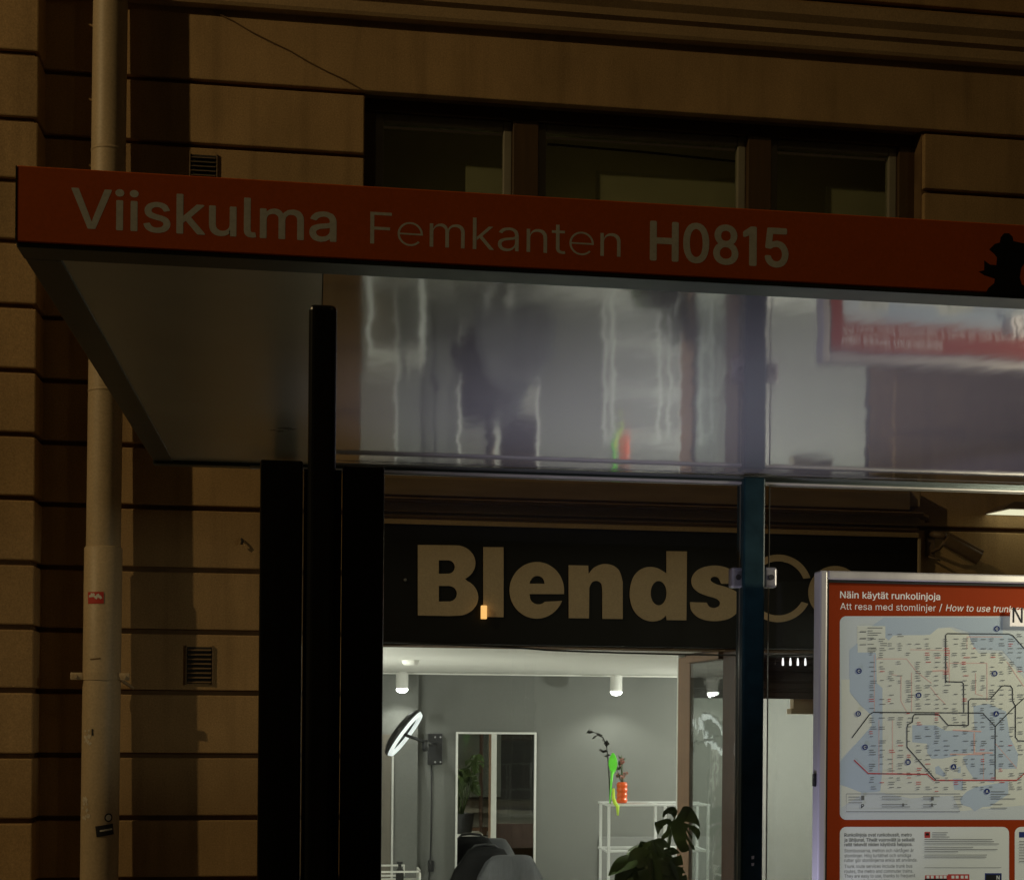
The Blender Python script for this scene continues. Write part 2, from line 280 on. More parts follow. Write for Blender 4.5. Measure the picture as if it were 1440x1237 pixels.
# ------------------------------------------------------------------ materials used
STUCCO = (.43, .285, .14)
M = {
 'stucco': mat('stucco_render', STUCCO, .9, spec=.2, var=.2, vscale=2.6, bump=.0016, bscale=240, stretch=(1, 1, .6)),
 'groove': mat('stucco_groove', (.2, .125, .065), .95, spec=.1, var=.3, vscale=6),
 'ledge': mat('painted_ledge', (.42, .29, .15), .75, var=.15, vscale=3, bump=.001, bscale=40),
 'awning': mat('brown_case_paint', (.2, .135, .075), .6, var=.25, vscale=3, stretch=(1, 1, 8)),
 'pipe': mat('cream_pipe_paint', (.52, .4, .25), .5, var=.14, vscale=5, bump=.0006, bscale=25, stretch=(1, 1, .3)),
 'pipe_scuff': mat('chipped_paint', (.66, .6, .5), .8, var=.4, vscale=60),
 'dark': mat('black_paint', (.010, .011, .010), .24, var=.4, vscale=30, stretch=(1, 1, .1)),
 'teal': mat('dark_teal_paint', (.008, .034, .040), .40, spec=.3, var=.3, vscale=25),
 'rail': mat('dark_anodised_rail', (.07, .09, .085), .35, metal=.6, var=.3, vscale=9, stretch=(.3, 3, 3)),
 'fascia': mat('orange_fascia_paint', (.74, .135, .009), .5, spec=.35, var=.07, vscale=2.5, bump=.0002, bscale=30),
 'fasciatext': mat('pale_vinyl_lettering', (.86, .88, .84), .6, var=.06, vscale=20),
 'silh': mat('black_vinyl', (.008, .009, .008), .6, spec=.2),
 'alu': mat('satin_aluminium', (.62, .60, .56), .38, metal=.4, var=.08, vscale=12, stretch=(1, 1, .2)),
 'steel': mat('brushed_steel_clamp', (.42, .41, .42), .35, metal=.6, var=.15, vscale=20),
 'gasket': mat('black_gasket', (.02, .018, .016), .7),
 'board': mat('black_sign_board', (.0065, .0065, .006), .55, spec=.25, var=.3, vscale=4, bump=.0002, bscale=15),
 'signletter': mat('cream_sign_letter', (.52, .40, .26), .6, var=.06, vscale=8),
 'wood': mat('brown_varnished_wood', (.20, .115, .065), .5, var=.35, vscale=5, stretch=(12, 12, .6)),
 'darkwood': mat('dark_brown_wood', (.05, .022, .011), .5, var=.45, vscale=4, stretch=(.6, 6, 14)),
 'framebrown': mat('brown_window_frame', (.085, .047, .018), .55, var=.2, vscale=6, stretch=(6, 6, .6)),
 'sash': mat('grey_sash_paint', (.27, .25, .19), .5, var=.15, vscale=8),
 'blind': mat('pale_roller_blind', (.76, .74, .55), .9, var=.1, vscale=5),
 'blinddark': mat('dim_room_wall', (.8, .74, .45), .9, var=.2, vscale=1.2),
 'inwall': mat('grey_interior_paint', (.175, .178, .162), .8, spec=.25, var=.05, vscale=1.2, bump=.0004, bscale=60),
 'inwallpale': mat('pale_interior_paint', (.62, .62, .58), .8, spec=.25, var=.04, vscale=1.2),
 'ceilwhite': mat('white_ceiling_panel', (.88, .865, .80), .8, var=.04, vscale=2),
 'floor': mat('grey_vinyl_floor', (.5, .49, .46), .4, var=.2, vscale=5),
 'white': mat('white_lacquer', (.78, .77, .72), .4, var=.05, vscale=10),
 'whitemetal': mat('white_coated_metal', (.75, .76, .74), .35),
 'blackplastic': mat('black_plastic', (.02, .02, .02), .4),
 'leather': mat('black_leather', (.010, .010, .010), .65, spec=.12, bump=.0008, bscale=80),
 'cape': mat('grey_nylon_cape', (.085, .088, .095), .55, var=.25, vscale=9, bump=.004, bscale=12, stretch=(3, 3, .6)),
 'chrome': mat('chrome', (.75, .75, .76), .12, metal=1),
 'mirror': mat('mirror_silver', (.86, .87, .86), .0, metal=1),
 'green': mat('bright_green_plastic', (.17, .85, .06), .4, emit=None, coat=.3),
 'lime': mat('lime_yellow_plastic', (.55, .78, .06), .4),
 'orange': mat('orange_glazed_ceramic', (.85, .11, .012), .25, coat=.5, var=.12, vscale=20),
 'leafdark': mat('dark_green_leaf', (.06, .10, .022), .34, var=.5, vscale=7),
 'stem': mat('green_stem', (.05, .075, .02), .6),
 'twig': mat('dry_twig', (.02, .017, .013), .8),
 'petal': mat('dusty_pink_petal', (.42, .14, .10), .7, var=.5, vscale=40),
 'pot': mat('dark_plant_pot', (.03, .03, .03), .6),
 'beige': mat('beige_enamel', (.78, .60, .40), .5, var=.1, vscale=6),
 'camgrey': mat('weathered_camera_grey', (.17, .11, .065), .6, var=.3, vscale=14),
 'asphalt': mat('asphalt', (.05, .05, .05), .85, var=.35, vscale=9, bump=.004, bscale=120),
 'paving': mat('pavement_stone', (.2, .19, .17), .85, var=.25, vscale=4, bump=.003, bscale=60),
 'stickred': mat('red_sticker', (.55, .045, .035), .6), 'stickwhite': mat('white_sticker', (.7, .68, .62), .6), 'stickblack': mat('black_sticker', (.015, .015, .018), .6),
 'shopglass': glass('shop_window_glass', (.97, .985, .975), 1.5, 1.0, .0006),
 'sideglass': glass('wavy_side_glass', (.93, .95, .94), 1.55, 1.0, .0011),
 'upglass': glass('upper_window_glass', (.9, .92, .88), 1.5, 1.0, .001),
 'shelterglass': glass('shelter_glass', (.93, .95, .94), 1.45, .6),
 'glassedge': mat('polished_glass_edge', (.20, .19, .155), .3),
 'lamp': glow('warm_white_tube', (1, .94, .66), .95),
 'led': glow('cool_white_led', (.95, 1, 1), .82), 'ledspot': glow('spotlight_diffuser', (1, .98, .92), 14),
 'amber': glow('amber_reflection_glow', (1, .5, .13), 1.1), 'fringe': glow('small_bright_tube', (1, .95, .95), 1.3),
}
def grain(m, scale, amt):
    """fine mottling of the render's own colour"""
    nt = m.node_tree; b = nt.nodes['Principled BSDF']; src = b.inputs['Base Color'].links[0].from_socket
    tc = nt.nodes.new('ShaderNodeTexCoord'); n = nt.nodes.new('ShaderNodeTexNoise'); n.inputs['Scale'].default_value = scale; n.inputs['Detail'].default_value = 3
    nt.links.new(tc.outputs['Object'], n.inputs['Vector'])
    r = nt.nodes.new('ShaderNodeMapRange'); r.inputs['From Min'].default_value = .25; r.inputs['From Max'].default_value = .75; r.inputs['To Min'].default_value = 1-amt; r.inputs['To Max'].default_value = 1+amt
    nt.links.new(n.outputs['Fac'], r.inputs['Value'])
    mx = nt.nodes.new('ShaderNodeMix'); mx.data_type = 'RGBA'; mx.blend_type = 'MULTIPLY'; mx.inputs[0].default_value = 1
    nt.links.new(src, mx.inputs[6]); nt.links.new(r.outputs[0], mx.inputs[7]); nt.links.new(mx.outputs[2], b.inputs['Base Color'])
grain(M['stucco'], 130, .20); grain(M['ledge'], 130, .2); grain(M['pipe'], 90, .12); grain(M['fascia'], 160, .05); grain(M['fasciatext'], 160, .08); grain(M['signletter'], 150, .12); grain(M['inwall'], 60, .07)
# mirror-finish soffit of the shelter: slightly rippled lacquered sheet
def translucent(m, fac):
    nt = m.node_tree; b = nt.nodes['Principled BSDF']; t = nt.nodes.new('ShaderNodeBsdfTranslucent'); x = nt.nodes.new('ShaderNodeMixShader'); x.inputs[0].default_value = fac
    t.inputs[0].default_value = b.inputs['Base Color'].default_value
    nt.links.new(b.outputs[0], x.inputs[1]); nt.links.new(t.outputs[0], x.inputs[2]); nt.links.new(x.outputs[0], nt.nodes['Material Output'].inputs['Surface'])
translucent(M['blind'], .5)
def weather(m):
    """each block its own tone, and faint runs of dirt down the wall"""
    nt = m.node_tree; b = nt.nodes['Principled BSDF']; src = b.inputs['Base Color'].links[0].from_socket
    ge = nt.nodes.new('ShaderNodeNewGeometry'); tc = nt.nodes.new('ShaderNodeTexCoord'); mp = nt.nodes.new('ShaderNodeMapping'); mp.inputs['Scale'].default_value = (9, 9, .7)
    n = nt.nodes.new('ShaderNodeTexNoise'); n.inputs['Scale'].default_value = 1; n.inputs['Detail'].default_value = 6
    nt.links.new(tc.outputs['Object'], mp.inputs[0]); nt.links.new(mp.outputs[0], n.inputs['Vector'])
    r1 = nt.nodes.new('ShaderNodeMapRange'); r1.inputs['To Min'].default_value = .88; r1.inputs['To Max'].default_value = 1.08; nt.links.new(ge.outputs['Random Per Island'], r1.inputs['Value'])
    r2 = nt.nodes.new('ShaderNodeMapRange'); r2.inputs['From Min'].default_value = .32; r2.inputs['From Max'].default_value = .5; r2.inputs['To Min'].default_value = .80; r2.inputs['To Max'].default_value = 1; nt.links.new(n.outputs['Fac'], r2.inputs['Value'])
    k = nt.nodes.new('ShaderNodeMath'); k.operation = 'MULTIPLY'; nt.links.new(r1.outputs[0], k.inputs[0]); nt.links.new(r2.outputs[0], k.inputs[1])
    mx = nt.nodes.new('ShaderNodeMix'); mx.data_type = 'RGBA'; mx.blend_type = 'MULTIPLY'; mx.inputs[0].default_value = 1
    nt.links.new(src, mx.inputs[6]); nt.links.new(k.outputs[0], mx.inputs[7]); nt.links.new(mx.outputs[2], b.inputs['Base Color'])
weather(M['stucco'])
def soffit_mat():
    m = mat('lacquered_sheet_soffit', (.70, .69, .70), .065, metal=.70, spec=.6)
    nt = m.node_tree; b = nt.nodes['Principled BSDF']
    tc = nt.nodes.new('ShaderNodeTexCoord')
    mp = nt.nodes.new('ShaderNodeMapping'); mp.inputs['Scale'].default_value = (5, 2.2, 1)
    n = nt.nodes.new('ShaderNodeTexNoise'); n.inputs['Scale'].default_value = 2.0; n.inputs['Detail'].default_value = 2.5; n.inputs['Roughness'].default_value = .35
    nt.links.new(tc.outputs['Object'], mp.inputs[0]); nt.links.new(mp.outputs[0], n.inputs['Vector'])
    bp = nt.nodes.new('ShaderNodeBump'); bp.inputs['Strength'].default_value = 1; bp.inputs['Distance'].default_value = .0006
    nt.links.new(n.outputs['Fac'], bp.inputs['Height']); nt.links.new(bp.outputs[0], b.inputs['Normal'])
    return m
M['soffit'] = soffit_mat()
M['soffitmatt'] = mat('matt_soffit_sheet', (.54, .56, .49), .30, metal=.5, spec=.5, var=.12, vscale=2.5, bump=.0003, bscale=6)
def print_glow(name, col, s=.36, var=0):
    s *= .5  # weak glow in the print colours stands in for lamp light on it
    return mat(name, col, .65, emit=col, estr=s, var=var, vscale=1.5, spec=.08)
M['p_orange'] = print_glow('poster_orange', (.33, .040, .008), .34, .06)
M['p_white'] = print_glow('poster_white', (.72, .72, .66), .40)
M['p_land'] = print_glow('poster_land', (.70, .69, .60), .40)
M['p_sea'] = print_glow('poster_sea', (.47, .53, .60), .40)
M['p_pale'] = print_glow('poster_pale_grey', (.60, .62, .62), .40)
M['p_black'] = print_glow('poster_black', (.03, .03, .03), .2)
M['p_grey'] = print_glow('poster_small_print', (.16, .16, .15), .36)
M['p_red'] = print_glow('poster_red', (.50, .06, .05), .36)
M['p_pink'] = print_glow('poster_pink', (.72, .44, .38), .36)
M['p_blue'] = print_glow('poster_blue', (.03, .045, .16), .36)
M['p_text'] = print_glow('poster_title', (.85, .80, .72), .5)

# ------------------------------------------------------------------ the setting
g = MB(); g.face([(-60, -60, 0), (60, -60, 0), (60, 1.2, 0), (-60, 1.2, 0)]); tag(g.build('road', M['asphalt']), kind='structure')
g = MB(); g.box(-60, 60, 1.2, 1.35, -.3, .13); tag(g.build('kerb', M['paving']), kind='structure')
g = MB(); g.face([(-60, 1.35, .12), (60, 1.35, .12), (60, 7.02, .12), (-60, 7.02, .12)]); tag(g.build('pavement', M['paving']), kind='structure')

# ------------------------------------------------------------------ the building
YF = 7.0; YR = 6.82
J = [.12, .495, .79, 1.085, 1.385, 1.688, 1.98, 2.278, 2.577, 2.87, 3.165, 3.463, 3.76, 4.041, 4.325, 4.631, 4.975, 5.27, 5.57, 5.87, 6.17, 6.47]
bld = thing('town_building', 'ochre rendered building with banded masonry behind the bus shelter', 'building', (1, YF, .12))
XR = PX(50, YR, 600)
WX0, WX1 = PX(512, YF, 200), PX(1300, YF, 230)       # upper window opening
WZ0, WZ1 = 3.463, 4.655
SX0, SX1 = .22, 2.965                               # shop front opening
XRIGHT = 9.0
G = .012                                             # half a joint
blk = MB()
def course(x0, x1, z0, z1):
    blk.box(x0, x1, YF, YF+.05, z0+G, z1-G, .0055, 2)
for a, b in zip(J[:-1], J[1:]):
    if b <= 2.6:                                     # beside the shop front
        course(-1.7, SX0, a, b); course(SX1, XRIGHT, a, b)
    elif b <= 3.5: course(-1.7, XRIGHT, a, b)
    elif b <= 4.64: course(-1.7, WX0, a, b); course(WX1, XRIGHT, a, b)
    elif b <= 5.0: course(-1.7, XRIGHT, a, b+.03)
    else: course(-1.7, XRIGHT, a, b)
blk.build('banded_wall', M['stucco'], bld, smooth=False)
w = MB()                                             # masonry behind the bands, with the openings left free
w.box(-1.7, SX0+.002, YF+.03, YF+.35, -.3, 2.6); w.box(SX1-.002, XRIGHT, YF+.03, YF+.35, -.3, 2.6)
w.box(-1.7, XRIGHT, YF+.03, YF+.35, 2.6, WZ0); w.box(-1.7, WX0+.004, YF+.03, YF+.35, WZ0, WZ1); w.box(WX1-.004, XRIGHT, YF+.03, YF+.35, WZ0, WZ1)
w.box(-1.7, XRIGHT, YF+.03, YF+.35, WZ1, 6.5); w.box(SX0, SX1, YF+.03, YF+.30, 1.935, 2.6)
w.build('masonry_core', M['groove'], bld)
r = MB()
for a, b in zip(J[:-1], J[1:]): r.box(-6, XR, YR, YF+.02, a+G, b-G, .007, 2)
r.build('projecting_pier', M['stucco'], bld)
r = MB(); r.box(-6, XR-.022, YR+.022, YF+.03, .1, 6.5); r.build('pier_core', M['groove'], bld)
s = MB()
s.loft([[(x, YF+.02, 4.985), (x, YF-.052, 4.985), (x, YF-.06, 5.0), (x, YF-.06, 5.05), (x, YF-.082, 5.065), (x, YF-.085, 5.10), (x, YF-.11, 5.13), (x, YF-.11, 5.19), (x, YF+.02, 5.25)] for x in (XR+.01, XRIGHT)])
s.build('string_course', M['ledge'], bld)
for (u0, v0, u1, v1, nsl) in ((268, 217, 304, 250, 5), (263, 909, 298, 961, 8)):
    a, b = P(u0, v0, YF-.004), P(u1, v1, YF-.004)
    v = MB(); v.box(a.x, b.x, YF-.004, YF+.01, b.z, a.z); vo = v.build('vent_grille', M['gasket'], bld)
    sl = MB()
    for k in range(nsl):
        z = b.z+(a.z-b.z)*(k+.5)/nsl
        sl.loft([[(x, YF-.004, z), (x, YF-.016, z-.005), (x, YF-.016, z-.008), (x, YF-.004, z-.004)] for x in (a.x+.004, b.x-.004)])
    sl.box(a.x-.006, a.x, YF-.012, YF, b.z-.006, a.z+.006); sl.box(b.x, b.x+.006, YF-.012, YF, b.z-.006, a.z+.006)
    sl.build('slats', M['awning'], vo)
h = P(340, 762, YF); k = MB(); k.tube([(h.x, YF+.01, h.z+.012), (h.x, YF-.02, h.z+.012), (h.x+.004, YF-.03, h.z), (h.x, YF-.025, h.z-.014)], .006, 8); k.build('wall_hook', M['gasket'], bld)
# thin wire running down from the string course to the window corner
a, b = P(300, 16, YF-.006), P(511, 127, YF-.006)
k = MB(); k.tube([a.lerp(b, t/8)+Vector((0, 0, .004*math.sin(t*2))) for t in range(9)], .0035, 6); tag(k.build('wire', M['groove']), 'thin brown wire slanting down from the string course to the window corner', 'wire')

# upper window: brown outer frame, three grey sashes, dim blinds behind glass
YW = YF+.115
win = MB()
def bar(x0, x1, z0, z1, y0=YW, y1=YW+.09, bev=.004): win.box(x0, x1, y0, y1, z0, z1, bev)
mull = [(PX(721, YW, 220), PX(757, YW, 220)), (PX(1051, YW, 240), PX(1084, YW, 240))]
jl, jr = PX(527, YW, 210), PX(1264, YW, 230)
tz = PZ(640, 163, YW)
bar(WX0-.01, WX1+.01, tz, WZ1+.01); bar(WX0-.01, jl, WZ0, tz); bar(jr, WX1+.01, WZ0, tz); bar(WX0-.01, WX1+.01, WZ0-.01, WZ0+.06)
for a, b in mull: bar(a, b, WZ0, tz, YW-.012)
wo = win.build('window', M['framebrown'], bld)
edges = [jl, mull[0][0], mull[0][1], mull[1][0], mull[1][1], jr]
for k in range(3):
    x0, x1 = edges[2*k], edges[2*k+1]
    s = MB(); t = .045
    for (p, q, c, d) in ((x0, x0+t, WZ0+.06, tz), (x1-t, x1, WZ0+.06, tz), (x0+t, x1-t, tz-t, tz), (x0+t, x1-t, WZ0+.06, WZ0+.06+t)): s.box(p, q, YW+.025, YW+.075, c, d, .006)
    s.build('sash', M['sash'], wo)
    gq = MB(); gq.box(x0+t-.004, x1-t+.004, YW+.045, YW+.051, WZ0+.06+t, tz-t); gq.build('pane', M['upglass'], wo)
for (u0, v0, u1) in ((655, 232, 722), (838, 240, 1050), (1162, 262, 1262)):
    a, b = P(u0, v0, YW+.2), P(u1, v0, YW+.2)
    q = MB(); q.box(a.x, b.x, YW+.2, YW+.206, WZ0, a.z); q.build('blind', M['blind'], wo)
q = MB(); q.tube([P(770, 203, YW+.18), P(905, 214, YW+.18), P(1042, 228, YW+.18)], .006, 6); q.build('blind_cord', M['gasket'], wo)
q = MB(); q.box(WX0-.2, WX1+.2, YW+.60, YW+.62, WZ0-.1, WZ1+.1); q.build('room_back', M['blinddark'], wo)

# long case and moulded ledge above the shop sign
lg = MB()
lx0, lx1 = SX0-.02, PX(1294, YF-.07, 730)
z = lambda v: PZ(542, v, YF-.07)
prof = [(YF+.05, z(735)), (YF-.055, z(735)), (YF-.06, z(729)), (YF-.035, z(727)), (YF-.035, z(724.5)), (YF-.055, z(723.5)), (YF-.055, z(721.5)), (YF-.03, z(720.5)), (YF-.03, z(718.5)), (YF-.07, z(717)), (YF-.07, z(701)), (YF+.05, z(699.5))]
lg.loft([[(x, y, zz) for y, zz in prof] for x in (lx0, lx1)])
lg.build('shopfront_ledge', M['ledge'], bld)
ac = thing('awning_case', 'brown rolled awning case along the ledge above the shop sign', 'awning case', (1.5, YF, 2.68))
q = MB(); ax1 = PX(1278, YF-.1, 690)
zb, zt = PZ(700, 703, YF-.1), PZ(700, 668, YF-.1)
q.loft([[(x, YF+.02, zb), (x, YF-.10, zb), (x, YF-.115, zb+.012), (x, YF-.115, zt-.03), (x, YF-.09, zt), (x, YF+.02, zt)] for x in (lx0, ax1)])
q.build('case', M['awning'], ac)
q = MB(); q.box(ax1+.003, ax1+.07, YF-.09, YF+.02, zb+.03, zt+.005, .006); q.build('end_cap', M['ledge'], ac)
q = MB(); q.loft([[(x, YF+.01, zb-.02), (x, YF-.12, zb-.02), (x, YF-.13, zb-.008), (x, YF-.12, zb-.002), (x, YF+.01, zb-.002)] for x in (lx0, ax1+.07)]); q.tube([(ax1+.07, YF-.06, zb-.012), (ax1+.115, YF-.06, zb-.02), (ax1+.12, YF-.06, zb-.045)], .016, 8); q.build('front_rail', M['groove'], ac)

# ------------------------------------------------------------------ shop front
front_x1 = PX(1017, YF+.33, 1000)                    # plane of the side pane in the entrance recess
YD = 8.07
sh = MB(); sh.box(front_x1-.004, PX(1048, YF-.01, 1000), YF, YF+.33, .0, 1.935, .004); sh.build('door_jamb', M['darkwood'], bld)
sh = MB(); sh.box(SX0, front_x1, YF+.08, YF+.13, .02, .12, .005); sh.build('window_sill', M['wood'], bld)
sh = MB(); sh.box(SX0, front_x1-.006, YF+.10, YF+.106, .12, 1.94); sh.build('shop_pane', M['shopglass'], bld)
sh = MB(); sh.box(front_x1, front_x1+.007, YF+.332, YD-.072, -.05, 1.93); sh.build('side_pane', M['sideglass'], bld)
pcx0, pcx1 = PX(950, YD-.06, 1050), PX(965, YD-.06, 1050)
sh = MB(); sh.box(front_x1-.004, front_x1+.022, YD-.07, YD+.19, -.1, 1.94, .004)
sh.box(front_x1-.03, front_x1+.03, YF+.332, YD-.072, 1.90, 1.94, .004)
sh.build('corner_post', M['wood'], bld)
tr = MB(); tr.box(front_x1+.024, 3.6, YD, YD+.06, PZ(1110, 978, YD), 2.0)
for k in range(5): tr.box(front_x1+.025, 3.6, YD-.012, YD+.01, 1.70+k*.055, 1.742+k*.055, .006)
tr.build('transom_panel', M['darkwood'], bld)
dr = MB()
dz = PZ(1110, 979, YD)
dr.box(3.25, 3.34, YD+.005, YD+.055, -.05, dz-.003, .004); dr.box(2.19, 3.249, YD+.005, YD+.055, -.05, .25, .004)
do = dr.build('door', M['darkwood'], bld)
dg_ = MB(); dg_.box(front_x1+.024, 3.252, YD+.025, YD+.031, .25, dz-.003); dg_.build('door_pane', M['shopglass'], do)
hd = MB(); a = P(1108, 982, YD+.15); b = P(1165, 1004, YD+.15)
hd.box(a.x, b.x, YD+.09, YD+.17, b.z, PZ(1110, 996, YD+.15), .004); hd.box(P(1112, 985, YD+.15).x, P(1122, 985, YD+.15).x, YD+.10, YD+.16, PZ(1110, 997, YD+.15), PZ(1110, 978, YD+.15), .003)
hd.box(a.x+.02, b.x, YD+.13, YD+.17, PZ(1110, 996, YD+.15), PZ(1110, 980, YD+.15), .004)
hd.build('door_closer', M['beige'], do)
nc = MB(); nc.box(front_x1, 3.6, YF+.30, YD+.06, 1.94, 2.0); nc.build('recess_soffit', M['darkwood'], bld)
nw = MB(); nw.box(3.36, 3.5, YF+.02, YD+.06, -.1, 2.0); nw.build('recess_wall', M['stucco'], bld)
# rooms behind the shop window
IX0, IX1, YB, FZ, CZ = -1.6, 6.0, 12.75, -.62, 1.955
rm = MB(); rm.box(IX0, IX1, YB, YB+.1, FZ, CZ+.1); rm.box(IX0, PX(588, YB-.12, 1000), YB-.12, YB-.001, FZ, CZ+.05); rm.build('rear_wall', M['inwall'], bld)
for xx in (IX0-.1, IX1): rm = MB(); rm.box(xx, xx+.1, YF+.36, YB, FZ, CZ+.1); rm.build('interior_side_wall', M['inwallpale'], bld)
rm = MB(); rm.box(IX0, IX1, YF+.3, YB, CZ, CZ+.08)
rm.build('interior_ceiling', M['ceilwhite'], bld)
rm = MB()
rm.box(IX0, IX1, YB-.22, YB-.121, PZ(700, 949, YB-.22), CZ-.002, .01); rm.build('ceiling_moulding', M['ceilwhite'], bld)
rm = MB(); rm.box(IX0, IX1, YF+.36, YB, FZ-.1, FZ); rm.build('interior_floor', M['floor'], bld)
for v_ in ((IX0, SX0-.002, CZ), (SX0, front_x1-.01, .03), (3.5, IX1, CZ)): rm = MB(); rm.box(v_[0], v_[1], YF+.356, YF+.4, FZ, v_[2]); rm.build('interior_front_wall', M['inwallpale'], bld)
rm = MB(); rm.box(SX0, front_x1-.05, YF+.40, YF+.86, .05, .1, .005); rm.build('window_bench', M['white'], bld)
rm = MB(); rm.box(front_x1-.006, front_x1+.06, YD+.192, YD+.21, FZ, CZ, .004); rm.build('inner_casing', M['white'], bld)

# ------------------------------------------------------------------ shop sign
YS = YF-.045
sg = thing('shop_sign', 'black shop sign board with cream letters above the lit window', 'sign', (1.6, YS, 2.2))
q = MB(); q.box(SX0-.01, PX(1290, YS, 800), YS, YF+.03, 1.94, PZ(542, 735.5, YS), .003); q.build('board', M['board'], sg)
q = MB(); bx = PX(1290, YS, 800); q.box(bx+.001, bx+.018, YS-.004, YF+.03, 1.94, PZ(542, 735.5, YS), .003); q.build('end_trim', M['signletter'], sg)
def arc(cx, cy, rx, ry, a0, a1, n=14):
    return [(cx+rx*math.cos(R(a0+(a1-a0)*i/n)), cy-ry*math.sin(R(a0+(a1-a0)*i/n))) for i in range(n+1)]
def sm(pts, n=5):
    out = []; L = len(pts)
    for i in range(L-1):
        p0, p1, p2, p3 = pts[max(i-1, 0)], pts[i], pts[i+1], pts[min(i+2, L-1)]
        for k in range(n):
            t = k/n
            out.append(tuple(.5*((2*p1[d])+(-p0[d]+p2[d])*t+(2*p0[d]-5*p1[d]+4*p2[d]-p3[d])*t*t+(-p0[d]+3*p1[d]-3*p2[d]+p3[d])*t**3) for d in (0, 1)))
    out.append(pts[-1]); return out
let = {}
let['B'] = [[(587.5, 766), (635, 766.5)]+arc(641, 791.5, 27.5, 25, 80, -62)+arc(643, 839.5, 29.5, 26, 62, -80)+[(632, 865.8), (587.5, 865)],
            [(617, 787.5), (630, 787.5)]+arc(630, 797, 9.5, 9.5, 80, -80, 8)+[(617, 806.5)], [(617, 823.5), (631, 823.5)]+arc(631, 834.5, 11.5, 11, 80, -80, 8)+[(617, 845.5)]]
let['l'] = [[(679.5, 769), (708, 769.3), (708, 867.5), (679.5, 867)]]
let['e'] = [[(793, 835)]+arc(754.7, 829.7, 38.3, 39.8, 2, 180, 26)+arc(754.7, 829.7, 38.3, 39.8, 180, 338, 26)[1:]+arc(757, 839, 12, 10.5, -20, -180, 8)[1:]+[(744.5, 835)],
            [(744.5, 820.3), (745.5, 816)]+arc(755.5, 818, 9.5, 8.5, 165, 15, 8)+[(766, 820.5)]]
let['n'] = [[(799.5, 794.5), (827, 795), (827.5, 807)]+sm([(827.5, 807), (835, 798), (848, 792.8), (862, 795), (871, 803), (875.5, 818)])+[(875.5, 870), (846.8, 869.7)]+sm([(846.8, 828), (845, 820), (839, 816.5), (832.5, 818.5), (828.5, 826)])+[(828, 869.2), (799.5, 868.7)]]
let['d'] = [[(937, 774.8), (965.8, 775.2), (965, 871.8), (937, 871.5), (936.5, 865)]+sm([(936.5, 865), (929, 871), (916, 873.5), (902, 869), (891, 858), (886, 843), (885.8, 828), (890, 812), (899, 801.5), (911, 797), (924, 798.5), (937, 806)])[1:-1]+[(937, 806)],
            arc(926, 833.7, 11.3, 17.2, 0, 345, 22)]
let['s'] = [sm([(1038, 820.5), (1036, 810), (1028, 801), (1012, 795.5), (995, 795.8), (981, 801), (973, 811), (973, 823), (981, 832), (994, 837.5), (1006, 841), (1012, 846), (1011, 851.5), (1004, 854.5), (997, 852.5), (993.5, 847)])+
            sm([(970, 846.3), (972, 858), (981, 867.5), (995, 872.3), (1011, 872.7), (1027, 868.5), (1038, 858.5), (1041.5, 845), (1036, 832.5), (1022, 825.5), (1008, 821.5), (1000, 817), (999.5, 813), (1004, 810.5), (1010, 812.5), (1014, 820.5)])]
let['C'] = [arc(1094, 827, 47.5, 47.5, 18, 333, 60)+arc(1094, 827, 38, 38, 330, 21, 60)]
let['o'] = [arc(1174, 833, 37.5, 37.5, 0, 352, 48), arc(1174, 833, 28.5, 28.5, 0, 352, 48)]
for ch, loops in let.items():
    L = [[(P(u, v, YS-.005).x, P(u, v, YS-.005).z) for u, v in l] for l in loops]
    flat('letter', L, YS-.005, M['signletter'], sg, .004)
q = MB(); a = P(676.5, 851, YS-.03); b = P(684.5, 870, YS-.03); q.box(a.x, b.x, YS-.04, YS-.015, b.z, a.z, .003); tag(q.build('amber_reflection', M['amber']), 'small amber glow, a painted glass reflection, at the foot of the letter l', 'lamp')  # glowing block stands for an orange reflection in the shelter glass
q = MB(); a = P(570, 815, YS-.01); q.lathe([(.001, -.012), (.006, -.012), (.008, -.006), (.008, .012)], (a.x, YS-.002, a.z), 12, 'Y'); q.build('screw_head', M['steel'], sg)

# slack cable under the sign
q = MB(); q.tube([P(u, v, YF-.06) for u, v in ((480, 899), (540, 901.5), (592, 904), (668, 907.5), (729, 910.5), (775, 914), (800, 915), (870, 917.5), (953, 919.6), (1037, 921), (1077, 922), (1141, 920), (1230, 914))], .0045, 8)
tag(q.build('cable', M['blackplastic'], smooth=True), 'slack black cable hanging across the top of the lit shop window', 'cable')
fr = thing('string_lights', 'row of small glowing tubes hanging in the dark entrance recess', 'string lights', tuple(P(1112, 915, YD-.2)))
for i, u in enumerate((1090.5, 1101, 1111.5, 1122, 1132.5)):
    a, b = P(u, 923+.3*i, YD-.2), P(u, 935.5, YD-.2)
    q = MB(); q.tube([b, b.lerp(a, .4), a], [.006, .0065, .003] if i else [.003, .003, .002], 8); q.build('light_tube', M['fringe'] if i else M['darkwood'], fr)
    q = MB(); q.tube([a, (a.x, YD-.2, 1.94)], .0025, 6); q.build('hanger', M['whitemetal'], fr)
q = MB(); a0 = P(1085, 921, YD-.2); q.tube([(a0.x-.1, YD-.2, 1.937), (a0.x+.6, YD-.2, 1.937)], .005, 6); q.build('cord', M['blackplastic'], fr)

